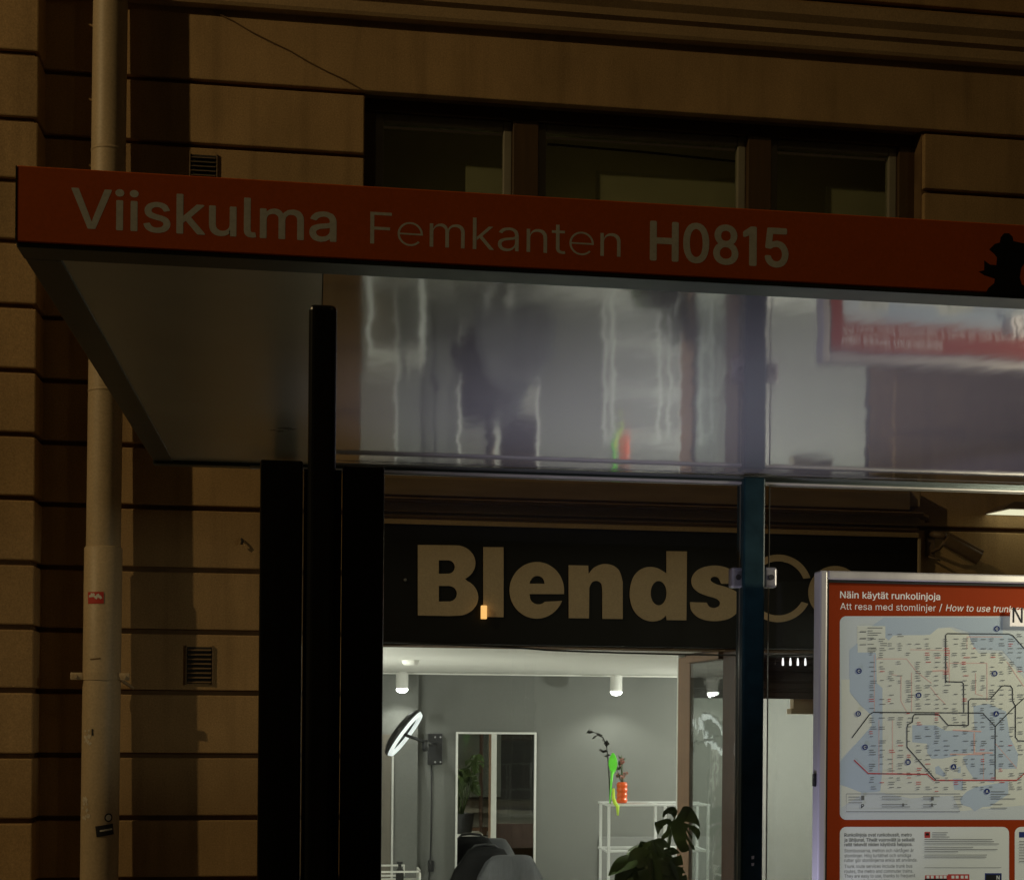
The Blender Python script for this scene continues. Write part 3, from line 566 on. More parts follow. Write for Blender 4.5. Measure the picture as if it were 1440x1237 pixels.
# ------------------------------------------------------------------ wall fixtures right of the sign
wl = thing('wall_lamp', 'lit flat lamp box on the wall at the right edge', 'lamp', tuple(P(1450, 712, 6.9)))
a = PZ(1420, 723.5, YF); xl = PX(1386, YF, 722)
q = MB(); q.prism([(xl-.01, a), (xl+.9, a), (xl+.9, a+.035), (xl+.05, a+.035)], YF-.21, YF); q.build('housing', M['camgrey'], wl)
q = MB(); q.face([(xl, YF-.004, a-.003), (xl+.88, YF-.004, a-.003), (xl+.88, YF-.20, a-.003), (xl+.03, YF-.20, a-.003)]); q.build('diffuser', M['lamp'], wl)
sc_ = thing('security_camera', 'weathered wall camera on a bracket beside the sign end', 'camera', tuple(P(1312, 770, YF)))
def pp(u, v, d): return P(u, v, YF-d)
q = MB(); a, b = pp(1302, 744, .01), pp(1314, 783, .01); q.box(a.x, b.x, YF-.02, YF, b.z, a.z, .004); q.build('base_plate', M['camgrey'], sc_)
q = MB(); q.tube([pp(1308, 750, .02), pp(1318, 752, .09), pp(1330, 754, .12)], .018, 8); q.tube([pp(1310, 776, .02), pp(1322, 770, .08), pp(1332, 757, .12)], .009, 8); q.tube([pp(1304, 782, .015), pp(1318, 786, .05), pp(1322, 788, .05)], .006, 6); q.build('bracket', M['camgrey'], sc_, smooth=True)
q = MB(); a, b = pp(1330, 759, .13), pp(1377, 785, .16); d = (b-a).normalized(); q.tube([a-d*.004, a, b-d*.02, b], [.012, .03, .034, .034], 16); q.build('camera_body', M['camgrey'], sc_, auto=40, smooth=True)
q = MB(); q.tube([a+d*.02+Vector((0, -.0, .036)), b+d*.02+Vector((0, 0, .04))], .012, 8); q.build('sun_visor', M['camgrey'], sc_)

# ------------------------------------------------------------------ drainpipe
YP = YF-.195
dp = thing('drainpipe', 'thick cream drainpipe running up the corner of the wall', 'drainpipe', tuple(P(139, 1237, YP))[:2]+(.12,))
def pc(v): return P(155.5-16.0*v/1237, v, YP+.05*(1-v/1237))
rp = .082
q = MB(); top, mid, low = pc(-60), pc(770), pc(1500)
q.tube([mid, mid.lerp(top, .5), top], rp*.955, 32); q.build('upper_pipe', M['pipe'], dp, smooth=True, auto=50)
q = MB(); q.tube([low, mid.lerp(low, .3), mid+Vector((0, 0, -.004)), mid+Vector((0, 0, .003))], [rp*1.05, rp*1.05, rp*1.05, rp*.98], 32); q.build('lower_sleeve', M['pipe'], dp, smooth=True, auto=50)
for v in (214, 551):
    c = pc(v); q = MB(); q.tube([c+Vector((0, 0, -.007)), c+Vector((0, 0, -.003)), c+Vector((0, 0, .003)), c+Vector((0, 0, .007))], [rp*.96, rp*.975, rp*.975, rp*.96], 32); q.build('pipe_joint', M['pipe'], dp, smooth=True)
c = pc(951); q = MB(); q.tube([c+Vector((0, 0, -.017)), c+Vector((0, 0, .017))], rp*1.09, 32)
q.box(c.x-.135, c.x-.07, YP-.035, YP-.02, c.z-.017, c.z+.017, .003); q.box(c.x+.07, c.x+.13, YP-.035, YP-.02, c.z-.017, c.z+.017, .003)
q.tube([(c.x-.11, YP-.045, c.z), (c.x-.11, YP-.01, c.z)], .008, 8); q.tube([(c.x+.11, YP-.045, c.z), (c.x+.11, YP-.01, c.z)], .008, 8)
q.tube([(c.x+.08, YP, c.z-.01), (c.x+.12, YF+.01, c.z-.05)], .008, 8)
q.build('bracket', M['pipe'], dp, auto=40, smooth=True)
def onpipe(u, v, wd, ht, rot=0, pad=.0022, nx=8, nz=3):
    """curved patch lying on the pipe's surface at the shown point"""
    c = pc(v); rr = rp*1.05+pad; x = P(u, v, c.y-rr*.9).x-c.x
    a0 = math.asin(max(-.97, min(.97, x/rr)))
    rows = []
    for j in range(nz+1):
        row = []
        for i in range(nx+1):
            s, t = (i/nx-.5)*wd, (j/nz-.5)*ht
            s2, t2 = s*math.cos(rot)-t*math.sin(rot), s*math.sin(rot)+t*math.cos(rot)
            an = a0+s2/rr
            zc = PZ(u, v, c.y-rr*math.cos(a0))
            row.append((c.x+rr*math.sin(an), c.y-rr*math.cos(an), zc+t2))
        rows.append(row)
    return rows
def patch(rows):
    q = MB(); vs = [[q.bm.verts.new(p) for p in r] for r in rows]
    for a, b in zip(vs[:-1], vs[1:]):
        for i in range(len(a)-1): q.bm.faces.new((a[i], a[i+1], b[i+1], b[i]))
    return q
st = thing('sticker', 'small red sticker with pale scrawl on the drainpipe', 'sticker', tuple(pc(840)))
patch(onpipe(134, 840, .078, .054, .02)).build('paper', M['stickred'], st)
for k in range(7):
    patch(onpipe(126+k*2.6, 839+random.uniform(-3, 3), .011, random.uniform(.008, .026), random.uniform(-.6, .6), .003, 2, 1)).build('scrawl', M['stickwhite'], st)
st = thing('sticker', 'round dark sticker with pale centre above the black sticker on the drainpipe', 'sticker', tuple(pc(1149)))
def disc(u, v, r, pad):
    q = MB(); cc = pc(v); rr = rp*1.05+pad; x = P(u, v, cc.y-rr*.9).x-cc.x; a0 = math.asin(x/rr); zc = PZ(u, v, cc.y-rr*math.cos(a0))
    q.face([(cc.x+rr*math.sin(a0+r*math.cos(t*PI/10)/rr), cc.y-rr*math.cos(a0+r*math.cos(t*PI/10)/rr), zc+r*math.sin(t*PI/10)) for t in range(20)]); return q
disc(152.5, 1149, .02, .0035).build('paper', M['stickblack'], st); disc(152.5, 1149, .0135, .0055).build('print', M['stickwhite'], st)
st = thing('sticker', 'black oblong sticker with a pale line of print, tilted on the drainpipe', 'sticker', tuple(pc(1167)))
patch(onpipe(148, 1167, .084, .05, .13)).build('paper', M['stickblack'], st); patch(onpipe(149.5, 1166.5, .06, .008, .13, .0034)).build('print', M['stickwhite'], st)
for (u, v, n, sp) in ((122, 1030, 12, 17), (119, 1138, 18, 16)):
    q = None
    for k in range(n):
        rows = onpipe(u+random.uniform(-4, 6), v+random.uniform(-sp, sp), random.uniform(.005, .018), random.uniform(.006, .022), random.uniform(-1, 1), .0018, 2, 1)
        if q is None: q = patch(rows)
        else:
            vs = [[q.bm.verts.new(p) for p in r_] for r_ in rows]
            for a, b in zip(vs[:-1], vs[1:]):
                for i in range(len(a)-1): q.bm.faces.new((a[i], a[i+1], b[i+1], b[i]))
    q.build('chipped_paint', M['pipe_scuff'], dp)
q = patch(onpipe(130, 1029, .008, .03, 0, .0024, 2, 1)); q.build('paint_mark', M['stickblack'], dp)
q = patch(onpipe(134, 926, .05, .006, .1, .0016, 4, 1)); q.build('paint_mark', M['groove'], dp)

# ------------------------------------------------------------------ bus shelter
RZ = 2.38; RY0, RY1 = 2.478, 4.55; RXL, RXR = -.499, 4.2
FT = PZ(22, 232, RY0)
bs = thing('bus_shelter', 'bus shelter with orange name fascia and glossy mirror-like soffit', 'bus shelter', (1.36, 4.4, .12))
q = MB(); q.box(RXL, RXR, RY0, RY0+.012, RZ+.004, FT, .002); q.build('fascia', M['fascia'], bs)
q = MB(); q.box(RXL-.002, RXL-.0002, RY0-.0005, RY0+.06, RZ+.004, FT-.001); q.build('fascia_trim', M['rail'], bs)
q = MB(); q.box(RXL, RXR, RY0+.002, RY0+.066, RZ-.004, RZ+.003, .001); q.box(RXL+.001, RXL+.062, RY0+.067, RY1, RZ-.004, RZ+.06, .002); q.box(RXL+.0, RXR, RY1-.012, RY1+.03, RZ-.012, RZ+.05, .002); q.build('edge_rail', M['rail'], bs)
q = MB(); q.box(.012, RXR, RY0+.06, RY1-.11, RZ, RZ+.01); so = q.build('soffit', M['soffit'], bs)
q = MB(); q.box(RXL+.06, .010, RY0+.06, RY1-.0145, RZ-.0005, RZ+.01); q.build('soffit_end_panel', M['soffitmatt'], bs)
q = MB(); q.box(.012, RXR, RY1-.107, RY1-.014, RZ-.001, RZ+.01); q.build('soffit_strip', M['soffit'], bs)
q = MB(); q.box(RXL+.01, RXR, RY0+.014, RY1+.02, RZ+.062, FT-.01); q.build('roof', M['rail'], bs)
tw0, tw1 = PX(1045.5, 4.42, 800), PX(1076, 4.42, 800)
for dx in (0, -1.49, 1.9):
    q = MB(); q.box(tw0+dx, tw1+dx, 4.42, 4.50, .12, RZ-.013, .006); q.build('post', M['teal'], bs)
gz1 = PZ(800, 675, 4.46)
for x0, x1 in ((tw0-1.49+.09, PX(1039.5, 4.46, 850)), (PX(1081, 4.46, 850), tw0+1.9-.03)):
    q = MB(); q.box(x0, x1, 4.455, 4.465, .3, gz1); po = q.build('glass_panel', M['shelterglass'], bs)
    q = MB(); q.box(x0-.0015, x0-.0001, 4.4545, 4.4655, .3, gz1); q.box(x1+.0001, x1+.0015, 4.4545, 4.4655, .3, gz1); q.box(x0, x1, 4.4545, 4.4655, gz1+.0001, gz1+.003); q.build('panel_edge', M['glassedge'], po)
q = MB(); q.box(RXL+.3, RXR, 4.448, 4.472, gz1+.004, gz1+.012, .002); q.build('glazing_bead', M['alu'], bs)
for u0, u1 in ((1029, 1047), (1075.5, 1093)):
    a, b = P(u0, 797, 4.44), P(u1, 826, 4.44); q = MB(); q.box(a.x, b.x, 4.438, 4.482, b.z, a.z, .008, 3); c = q.build('glass_clamp', M['steel'], bs)
    q = MB(); q.lathe([(.004, 0), (.009, -.0005), (.009, .004), (.0085, .006)], ((a.x+b.x)/2, 4.434, (a.z+b.z)/2), 12, 'Y'); q.build('clamp_screw', M['gasket'], c)
# fascia lettering and black silhouette
YT = RY0-.00008
cap1 = PZ(110, 265.5, YT)-PZ(110, 321, YT)
text('lettering', 'Viiskulma', 101, 320.5, 472, 338.5, cap1*.985, YT, M['fasciatext'], bs, .022)
text('lettering', 'F\u00e8mkant\u00e8n', 520, 343.5, 873, 361, (PZ(525, 297.5, YT)-PZ(525, 343, YT)), YT, M['fasciatext'], bs, -.010)
text('lettering', 'H0815', 915.5, 365.5, 1107, 374.5, (PZ(920, 313, YT)-PZ(920, 366, YT)), YT, M['fasciatext'], bs, .036)
pts = [(1385, 414), (1390, 405), (1398, 398), (1399, 392), (1384, 387), (1376, 382), (1384, 380), (1384, 366), (1392, 372), (1401, 373), (1402, 362), (1398, 357), (1391, 351), (1399, 343), (1406, 341), (1407, 334), (1412, 328), (1419, 328), (1424, 333), (1425, 339), (1434, 341), (1444, 343), (1456, 346), (1462, 358), (1456, 368), (1442, 368), (1436, 377), (1434, 390), (1437, 400), (1445, 404), (1452, 417)]
flat('silhouette_decal', [[(P(u, v, YT).x, P(u, v, YT).z) for u, v in pts]], YT, M['silh'], bs)['label'] = 'black ragged silhouette printed on the orange fascia'

# ------------------------------------------------------------------ map display case
mc = thing('map_case', 'aluminium framed display case with an orange route map poster', 'display case', (2.0, 4.28, .35))
YM = 4.25
mx0, mz1 = PX(1152.5, YM, 900), PZ(1150, 801.5, YM); mx1, mz0 = mx0+1.24, .35
t = .026
q = MB()
for (x0, x1, z0, z1) in ((mx0, mx0+t, mz0, mz1), (mx1-t, mx1, mz0, mz1), (mx0+t, mx1-t, mz1-t*1.05, mz1), (mx0+t, mx1-t, mz0, mz0+t)): q.box(x0, x1, YM, YM+.056, z0, z1, .006, 3)
q.build('frame', M['alu'], mc)
q = MB(); q.box(mx0+t, mx1-t, YM+.012, YM+.05, mz1-t*1.05-.008, mz1-t*1.05-.001); q.box(mx0+t+.001, mx0+t+.008, YM+.012, YM+.05, mz0+t, mz1-t*1.05-.009); q.build('gasket', M['gasket'], mc)
YO = YM+.03
q = MB(); q.box(mx0+t+.002, mx1-t-.002, YO, YO+.01, mz0+t+.002, mz1-t-.008); ps = q.build('poster', M['p_orange'], mc)
q = MB(); q.box(mx0+t-.004, mx1-t+.004, YO+.0105, YM+.054, mz0+t-.004, mz1-t+.004); q.build('back_panel', M['alu'], mc)
a = P(1141, 1097, YM); q = MB(); q.box(mx0-.006, mx0-.001, YM+.015, YM+.04, PZ(1141, 1106, YM), PZ(1141, 1088, YM), .002); q.build('lock', M['blackplastic'], mc)
def W(pts, Y): return [(P(u, v, Y).x, P(u, v, Y).z) for u, v in pts]
def rr(u0, v0, u1, v1, r=9):
    return arc(u0+r, v0+r, r, r, 180, 90, 6)+arc(u1-r, v0+r, r, r, 90, 0, 6)+arc(u1-r, v1-r, r, r, 0, -90, 6)+arc(u0+r, v1-r, r, r, -90, -180, 6)
def layer(n): return YO-.0005*n
def sheet(name, polys, m, n):
    q = MB()
    for i, p in enumerate(polys):
        y = layer(n)-.000015*(i % 20)
        if p[0] == 'strip':
            A, B = W(p[1], y), W(p[2], y)
            for a0, a1, b1, b0 in zip(A[:-1], A[1:], B[1:], B[:-1]): q.face([(a0[0], y, a0[1]), (a1[0], y, a1[1]), (b1[0], y, b1[1]), (b0[0], y, b0[1])])
            continue
        vs = [q.bm.verts.new((a, y, c)) for a, c in W(p, y)]
        q.bm.faces.new(vs)
    q.bm.normal_update(); bmesh.ops.triangulate(q.bm, faces=q.bm.faces[:])
    return q.build(name, M[m], ps)
UR = 1660
q = sheet('map_sheet', [rr(1181, 866, UR, 1152, 9)], 'p_pale', 1)
sheet('text_sheet', [rr(1181, 1162, 1419, 1500), rr(1427, 1162, UR, 1500)], 'p_white', 1)
text('title', 'Näin käytät runkolinjoja', 1181.5, 841, 1322, 842.5, .0205, layer(1), M['p_text'], ps, .02)
text('title', 'Att resa med stomlinjer', 1181.5, 857.5, 1316, 858, .0205, layer(1), M['p_text'], ps, -.004)
text('title', '/', 1320.5, 858.5, 1325, 858.5, .0215, layer(1), M['p_text'], ps, 0)
text('title', 'How to use trunk routes', 1330, 859, 1462, 861, .0205, layer(1), M['p_text'], ps, .004, shear=.2)
# map: land and water
sheet('land', [[(1240, 882), (1250, 892), (1300, 893), (1318, 884), (1335, 882), (1345, 888), (1362, 892), (1366, 905), (1376, 918), (1405, 918), (1432, 945), (1450, 965), (UR-8, 965), (UR-8, 1112), (1350, 1140), (1340, 1118), (1280, 1122), (1232, 1112), (1232, 1090), (1241, 1080), (1241, 1000), (1234, 985), (1232, 965), (1232, 920), (1205, 920), (1205, 880), (1240, 880)]], 'p_land', 2)
sheet('land', [[(1183, 1066), (1200, 1048), (1226, 1030), (1226, 1004), (1210, 992), (1196, 975), (1196, 955), (1183, 955)], [(1183, 1104), (1211, 1111), (1211, 1117), (1183, 1135)]], 'p_land', 2)
sheet('sea', [[(1243, 868), (1410, 868), (1410, 900), (1396, 900), (1340, 881), (1320, 882), (1308, 892), (1256, 893), (1250, 900), (1226, 880)],
              [(1195, 913), (1206, 904), (1232, 918), (1233, 960), (1241, 967), (1241, 1082), (1238, 1112), (1212, 1114), (1182, 1102), (1182, 1070), (1226, 1020), (1226, 1006), (1210, 990), (1195, 972)],
              [(1362, 890), (1420, 892), (1440, 910), (1440, 945), (1428, 935), (1410, 914), (1372, 912)]], 'p_sea', 3)
sheet('sea', [[(1283, 1019), (1316, 1019), (1330, 1027), (1370, 1026), (1370, 1057), (1325, 1066), (1310, 1066), (1304, 1058), (1304, 1045), (1283, 1043)],
              [(1369, 992), (1390, 989), (1415, 1000), (1420, 1035), (1432, 1060), (1430, 1080), (1399, 1081), (1398, 1100), (1370, 1095), (1360, 1080), (1354, 1064), (1372, 1056)],
              [(1340, 1094), (1354, 1094), (1354, 1110), (1342, 1110)], [(1350, 1122), (1360, 1112), (1372, 1106), (1418, 1098), (1418, 1116), (1393, 1133), (1382, 1134), (1371, 1140), (1364, 1134), (1352, 1131)],
              [(1315, 1078), (1320, 1076), (1330, 1088), (1328, 1092), (1316, 1087)], [(1347, 1078), (1351, 1077), (1351, 1086), (1347, 1086)]], 'p_sea', 3)
sheet('legend_box', [[(1206, 880), (1245, 880), (1245, 917), (1206, 917)]], 'p_land', 4)
def stroke(pts, w):
    """closed outline of a line of the given width in the photograph's pixels"""
    L, Rr = [], []
    for i, p in enumerate(pts):
        a = pts[max(i-1, 0)]; b = pts[min(i+1, len(pts)-1)]
        dx, dy = b[0]-a[0], b[1]-a[1]; l = math.hypot(dx, dy) or 1
        if 0 < i < len(pts)-1:
            d1 = (p[0]-a[0], p[1]-a[1]); d2 = (b[0]-p[0], b[1]-p[1]); l1 = math.hypot(*d1) or 1; l2 = math.hypot(*d2) or 1
            k = 1/max(.5, math.sqrt(max(.01, (1+(d1[0]*d2[0]+d1[1]*d2[1])/(l1*l2))/2)))
        else: k = 1
        nx, ny = -dy/l*w/2*k, dx/l*w/2*k
        L.append((p[0]+nx, p[1]+ny)); Rr.append((p[0]-nx, p[1]-ny))
    return ('strip', L, Rr)
for ln in ([(1330, 960), (1330, 892.5), (1332, 890.5), (1418, 891), (1424, 893), (1440, 911), (1470, 940)], [(1330, 940), (1330, 956), (1332, 958), (1353, 958.5), (1355, 961), (1355.5, 1001)],
           [(1198, 1037), (1223, 1004), (1228, 1001), (1382, 1002), (1399.5, 1021), (1399.5, 1096)], [(1399.5, 1021), (1427, 993), (1470, 955)],
           [(1362, 1019), (1362, 985), (1365, 982), (1393, 982), (1408, 965), (1412, 963.5), (1421, 964), (1424, 968), (1424, 985), (1428, 992)],
           [(1320, 1004), (1333, 1019), (1362, 1019.5)], [(1428, 992), (1428, 1036), (1432, 1041), (1480, 1042)],
           [(1320, 1004), (1286, 1004), (1284, 1007), (1283, 1015), (1277, 1018), (1275.5, 1022), (1275.5, 1050), (1316, 1096)]):
    sheet('route_line', [stroke(ln, 1.4)], 'p_black', 5)
for ln in ([(1201, 1068), (1221, 1087), (1304, 1088), (1313, 1096)], [(1313, 1096.5), (1430, 1096.5), (1445, 1083), (1500, 1075)]): sheet('route_line', [stroke(ln, 1.6)], 'p_red', 6)
for l in ([(1232, 926), (1275, 926), (1290, 945), (1310, 960)], [(1229.5, 920), (1229.5, 1000)], [(1282, 945), (1282, 1000)], [(1254, 948), (1267, 950), (1267, 985), (1275, 1000)], [(1335, 914), (1335, 960)], [(1335, 932), (1388, 932), (1388, 985)],
       [(1360, 912), (1360, 895), (1410, 895)], [(1372, 946), (1372, 975), (1382, 978)], [(1416, 930), (1440, 965)], [(1255, 1012), (1255, 1086)], [(1236, 1012), (1236, 1084)], [(1400, 1045), (1430, 1080)], [(1383, 1060), (1383, 1096)], [(1308, 965), (1318, 978), (1330, 990)], [(1280, 913), (1330, 914)]): sheet('minor_route', [stroke(l, .8)], 'p_pink', 4)
for l in ([(1370, 1030), (1370, 1058), (1396, 1058)], [(1336, 1060), (1384, 1060)], [(1311, 943), (1332, 942)], [(1331, 930), (1334, 944)], [(1340, 1026), (1380, 1028)]): sheet('pink_route', [stroke(l, 1.8)], 'p_pink', 5)
rnd = random.Random(3)
bars, reds = [], []
def label_(u, v, w, m=bars, lines=1):
    for k in range(lines):
        ww = w*rnd.uniform(.6, 1); m.append([(u, v+k*2.9), (u+ww, v+k*2.9), (u+ww, v+k*2.9+.95), (u, v+k*2.9+.95)])
cells = set()
for k in range(1500):
    u = rnd.uniform(1222, 1650); v = rnd.uniform(896, 1112)
    cu, cv = int(u/13), int(v/6.5)
    if (cu, cv) in cells or rnd.random() < .25: continue
    cells.add((cu, cv)); u, v = cu*13+rnd.uniform(0, 3), cv*6.5+rnd.uniform(0, 1.2)
    label_(u, v, rnd.uniform(6, 10), reds if rnd.random() < .09 else bars, 1 if rnd.random() < .5 else 2)
for v in (883, 887, 890, 893, 897, 899.5, 906, 911, 913.5, 916): label_(1220, v-1, rnd.uniform(10, 22))
for u, ww in ((1193, 20), (1240, 40), (1298, 24), (1341, 18)):
    for v in (1119, 1122.3, 1130, 1133.3) if u != 1193 else (1119.5, 1123.5, 1127.5): label_(u, v, ww)
for v in (1112, 1115.5, 1119, 1122, 1129.5, 1135): label_(1393, v, rnd.uniform(14, 40))
for v in (1180, 1183.2, 1186.4, 1191, 1194.2, 1197.4, 1202, 1205): label_(1300, v-1, 106 if v < 1196 or v > 1201 else 60)
for v in (1171, 1174, 1177): label_(1311, v-1.3, 26)
for v in range(1182, 1213, 4): label_(1433, v, 40)
sheet('small_print', bars, 'p_grey', 7)['kind'] = 'stuff'
sheet('red_print', reds, 'p_red', 7)['kind'] = 'stuff'
for l in (stroke([(1190, 1115.5), (1350, 1115.5), (1350, 1140.5), (1190, 1140.5), (1190, 1116)], .6), stroke([(1300, 1219), (1408, 1219)], .6)): sheet('legend_rule', [l], 'p_grey', 6)
for l in (stroke([(1209, 888), (1218, 888)], 1.6), stroke([(1209, 897.5), (1218, 897.5)], 1.6), stroke([(1209, 906), (1218, 906)], 1.2), [(1211, 1118), (1215.5, 1118), (1215.5, 1124.5), (1211, 1124.5)], [(1268.5, 1129), (1271.5, 1129), (1271.5, 1133), (1268.5, 1133)], [(1309, 1129), (1312, 1129), (1312, 1133), (1309, 1133)], [(1309, 1119), (1313, 1119), (1313, 1125), (1309, 1125)]): sheet('legend_icon', [l], 'p_grey', 7)
text('legend_icon', 'P', 1211.3, 1135.5, 1215, 1135.5, .012, layer(7), M['p_black'], ps, .05)
for ch, u, v in (('C', 1208, 943), ('D', 1207, 1003), ('B', 1292, 977), ('C', 1402, 883.5), ('B', 1399, 946.5), ('A', 1401, 1003), ('C', 1216.5, 1050), ('B', 1277, 1071), ('A', 1341, 1077.5), ('A', 1388, 1112)):
    o = sheet('zone_badge', [arc(u, v, 4, 4, 0, 345, 18)], 'p_blue', 8)
    text('zone_letter', ch, u-1.7, v+2, u+1.7, v+2, .0085, layer(9), M['p_white'], ps, .03)
body_ = [(1, 'Runkolinjoja ovat runkobussit, metro', 1175.5, 1282), (1, 'ja lähijunat. Tiheät vuorovälit ja selkeät', 1182.5, 1286), (1, 'reitit tekevät niiden käytöstä helppoa.', 1189, 1283),
         (0, 'Stombussarna, metron och närtågen är', 1197.5, 1285), (0, 'stomlinjer. Hög turtäthet och smidiga', 1204.5, 1281), (0, 'rutter gör stomlinjerna enkla att använda.', 1211, 1290),
         (0, 'Trunk route services include trunk bus', 1219.5, 1283), (0, 'routes, the metro and commuter trains.', 1226.5, 1284), (0, 'They are easy to use, thanks to frequent', 1233, 1287), (0, 'service and simple routes.', 1240, 1252)]
for bold, tx, v, u1 in body_: text('paragraph_line', tx, 1187.5, v, u1, v, .0105, layer(2), M['p_grey'], ps, .03 if bold else .0)
sheet('bus_icon', [[(1300, 1169), (1308, 1169), (1308, 1177.5), (1300, 1177.5)]], 'p_red', 2); sheet('bus_icon', [[(1301.8, 1170.8), (1306.4, 1170.8), (1306.4, 1174), (1301.8, 1174)]], 'p_black', 3)
sheet('bus_icon', [[(1433, 1169), (1441, 1169), (1441, 1177), (1433, 1177)]], 'p_blue', 2)
tram = [[(1301, 1230), (1333, 1230), (1333, 1228.5), (1363, 1228.5), (1364, 1262), (1300, 1262)]]
sheet('tram_drawing', tram, 'p_red', 2)
sheet('tram_drawing', [[(u, 1230.5), (u+4, 1230.5), (u+4, 1234.5), (u, 1234.5)] for u in (1303, 1309, 1316, 1321.5, 1327, 1338, 1344, 1351, 1357)], 'p_white', 3)
sheet('tram_drawing', [[(1300.5, 1234.8), (1332, 1234.8), (1332, 1260), (1300.5, 1260)]], 'p_black', 4)
sheet('sign_drawing', [[(1385, 1227), (1408.5, 1227), (1408.5, 1262), (1385, 1262)]], 'p_blue', 2); sheet('sign_drawing', [[(1386.5, 1229), (1407, 1229), (1407, 1260), (1386.5, 1260)]], 'p_black', 3)
text('sign_drawing', 'N', 1401.5, 1236, 1405.5, 1236, .0125, layer(4), M['p_white'], ps, .03)
q = MB(); q.box(mx0+t, mx1-t, YM+.008, YM+.011, mz0+t, mz1-t*1.05); q.build('cover_glass', M['shelterglass'], mc)
ns = thing('reflection', 'painted white notice with a large N stuck on the map case glass', 'reflection', tuple(P(1440, 870, YM)))  # sheet and letter stand for a reflection in the case glass
flat('paper', [W([(1421, 857), (1475, 858), (1475, 881), (1420, 880)], YM+.006)], YM+.006, M['p_text'], ns)
text('print', 'N', 1424, 875, 1438, 875, .0475, YM+.0055, M['p_black'], ns, .01)

# ------------------------------------------------------------------ dark kerbside post with two flanking panels
YK = 2.22
kp = thing('information_post', 'tall black metal post between two narrow black side panels in front of the shelter', 'post', (PX(455, YK, 1000), YK, .13))
a = P(434.5, 426, YK); b = PX(473, YK, 800)
q = MB(); q.box(a.x, PX(474, YK, 430), YK, YK+.042, .13, a.z, .009, 4); q.build('post', M['dark'], kp)
for u0, u1, v in ((366, 426, 645.5), (482, 541, 654.5)):
    c = P(u0, v, YK+.02); q = MB(); q.box(c.x, PX(u1, YK+.02, v), YK+.02, YK+.05, .4, c.z, .003, 2); q.build('side_panel', M['dark'], kp)
q = MB(); q.box(PX(426, YK, 700)+.001, PX(482, YK, 700)-.001, YK+.043, YK+.046, .4, PZ(480, 661, YK+.045)); q.build('back_plate', M['dark'], kp)

# ------------------------------------------------------------------ sticker scraps on the teal post
for v, h in ((1203, 4), (1213, 3.5)):
    a, b = P(1056.5, v, 4.419), P(1060.5, v+h, 4.419)
    q = MB(); q.face([(a.x, 4.4185, a.z), (b.x, 4.4185, a.z+.001), (b.x-.001, 4.4185, b.z), (a.x+.001, 4.4185, b.z-.001)])
    tag(q.build('sticker_scrap', M['stickwhite']), 'white torn sticker scrap on the teal shelter post, '+('the upper of two' if v < 1210 else 'the lower of two'), 'sticker', 'torn sticker scraps on the teal post')

# ------------------------------------------------------------------ inside the salon
YB1 = YB-.02
def wall_mirror(u0, v0, u1, lab):
    a, b = P(u0, v0, YB1), P(u1, v0, YB1)
    o = thing('wall_mirror', lab, 'mirror', ((a.x+b.x)/2, YB1, FZ+.3), 'tall salon mirrors')
    q = MB(); f_ = .018
    for (x0, x1, z0, z1) in ((a.x, a.x+f_, FZ+.3, a.z), (b.x-f_, b.x, FZ+.3, a.z), (a.x+f_, b.x-f_, a.z-f_, a.z), (a.x+f_, b.x-f_, FZ+.3, FZ+.3+f_)): q.box(x0, x1, YB1-.03, YB1, z0, z1, .002)
    q.build('frame', M['white'], o)
    q = MB(); q.box(a.x+f_, b.x-f_, YB1-.012, YB1-.004, FZ+.3+f_, a.z-f_); q.build('mirror_glass', M['mirror'], o)
wall_mirror(641, 1028.5, 754, 'tall white framed wall mirror behind the salon chairs')
YB1 = YB-.14
a, b_ = P(450, 1031.5, YB1), P(554, 1031.5, YB1)
wp = thing('cupboard_door', 'beige door panel with a white edge, half hidden by the dark post', 'door panel', ((a.x+b_.x)/2, YB1, FZ))
q = MB(); q.box(a.x, b_.x-.021, YB1-.025, YB1, FZ+.05, a.z, .003); q.build('panel', mat('taupe_panel', (.16, .142, .112), .6, var=.08), wp)
q = MB(); q.box(b_.x-.02, b_.x, YB1-.03, YB1, FZ+.05, a.z+.004, .003); q.build('edge_strip', M['inwallpale'], wp)
def spotlight(u, v, lab, proto=None):
    Y = YB-.35; c = P(u, v, Y)
    if proto is None:
        o = thing('ceiling_spotlight', lab, 'spotlight', tuple(c), 'salon ceiling spotlights')
        q = MB(); q.lathe([(.012, .10), (.05, .098), (.054, .09), (.054, -.03), (.048, -.036)], c, 24); q.build('lamp_housing', M['white'], o, smooth=True, auto=40)
        q = MB(); q.tube([(c.x, Y, c.z+.1), (c.x, Y, CZ)], .012, 10); q.lathe([(.04, CZ-.012), (.04, CZ)], (c.x, Y, 0), 16); q.build('stem', M['white'], o)
        q = MB(); q.lathe([(.001, -.075), (.03, -.07), (.052, -.05), (.05, -.0365), (.001, -.036)], c, 24); q.build('bulb', M['ledspot'], o, smooth=True)
        return o
    o = proto.copy(); C.objects.link(o); o.location = c; o['label'] = lab
    for ch in proto.children:
        k = ch.copy(); C.objects.link(k); k.parent = o
    return o
s1 = spotlight(565.5, 962, 'white ceiling spotlight above the ring lamp')
s2 = spotlight(866.5, 966, 'white ceiling spotlight above the wire shelf', s1)
sd = MB(); c = P(577, 925, 9.6); sd.lathe([(.001, -.035), (.045, -.033), (.055, -.02), (.06, 0)], (c.x, 9.6, CZ), 24); tag(sd.build('smoke_detector', M['ceilwhite'], smooth=True), 'round pale smoke detector on the salon ceiling', 'smoke detector')
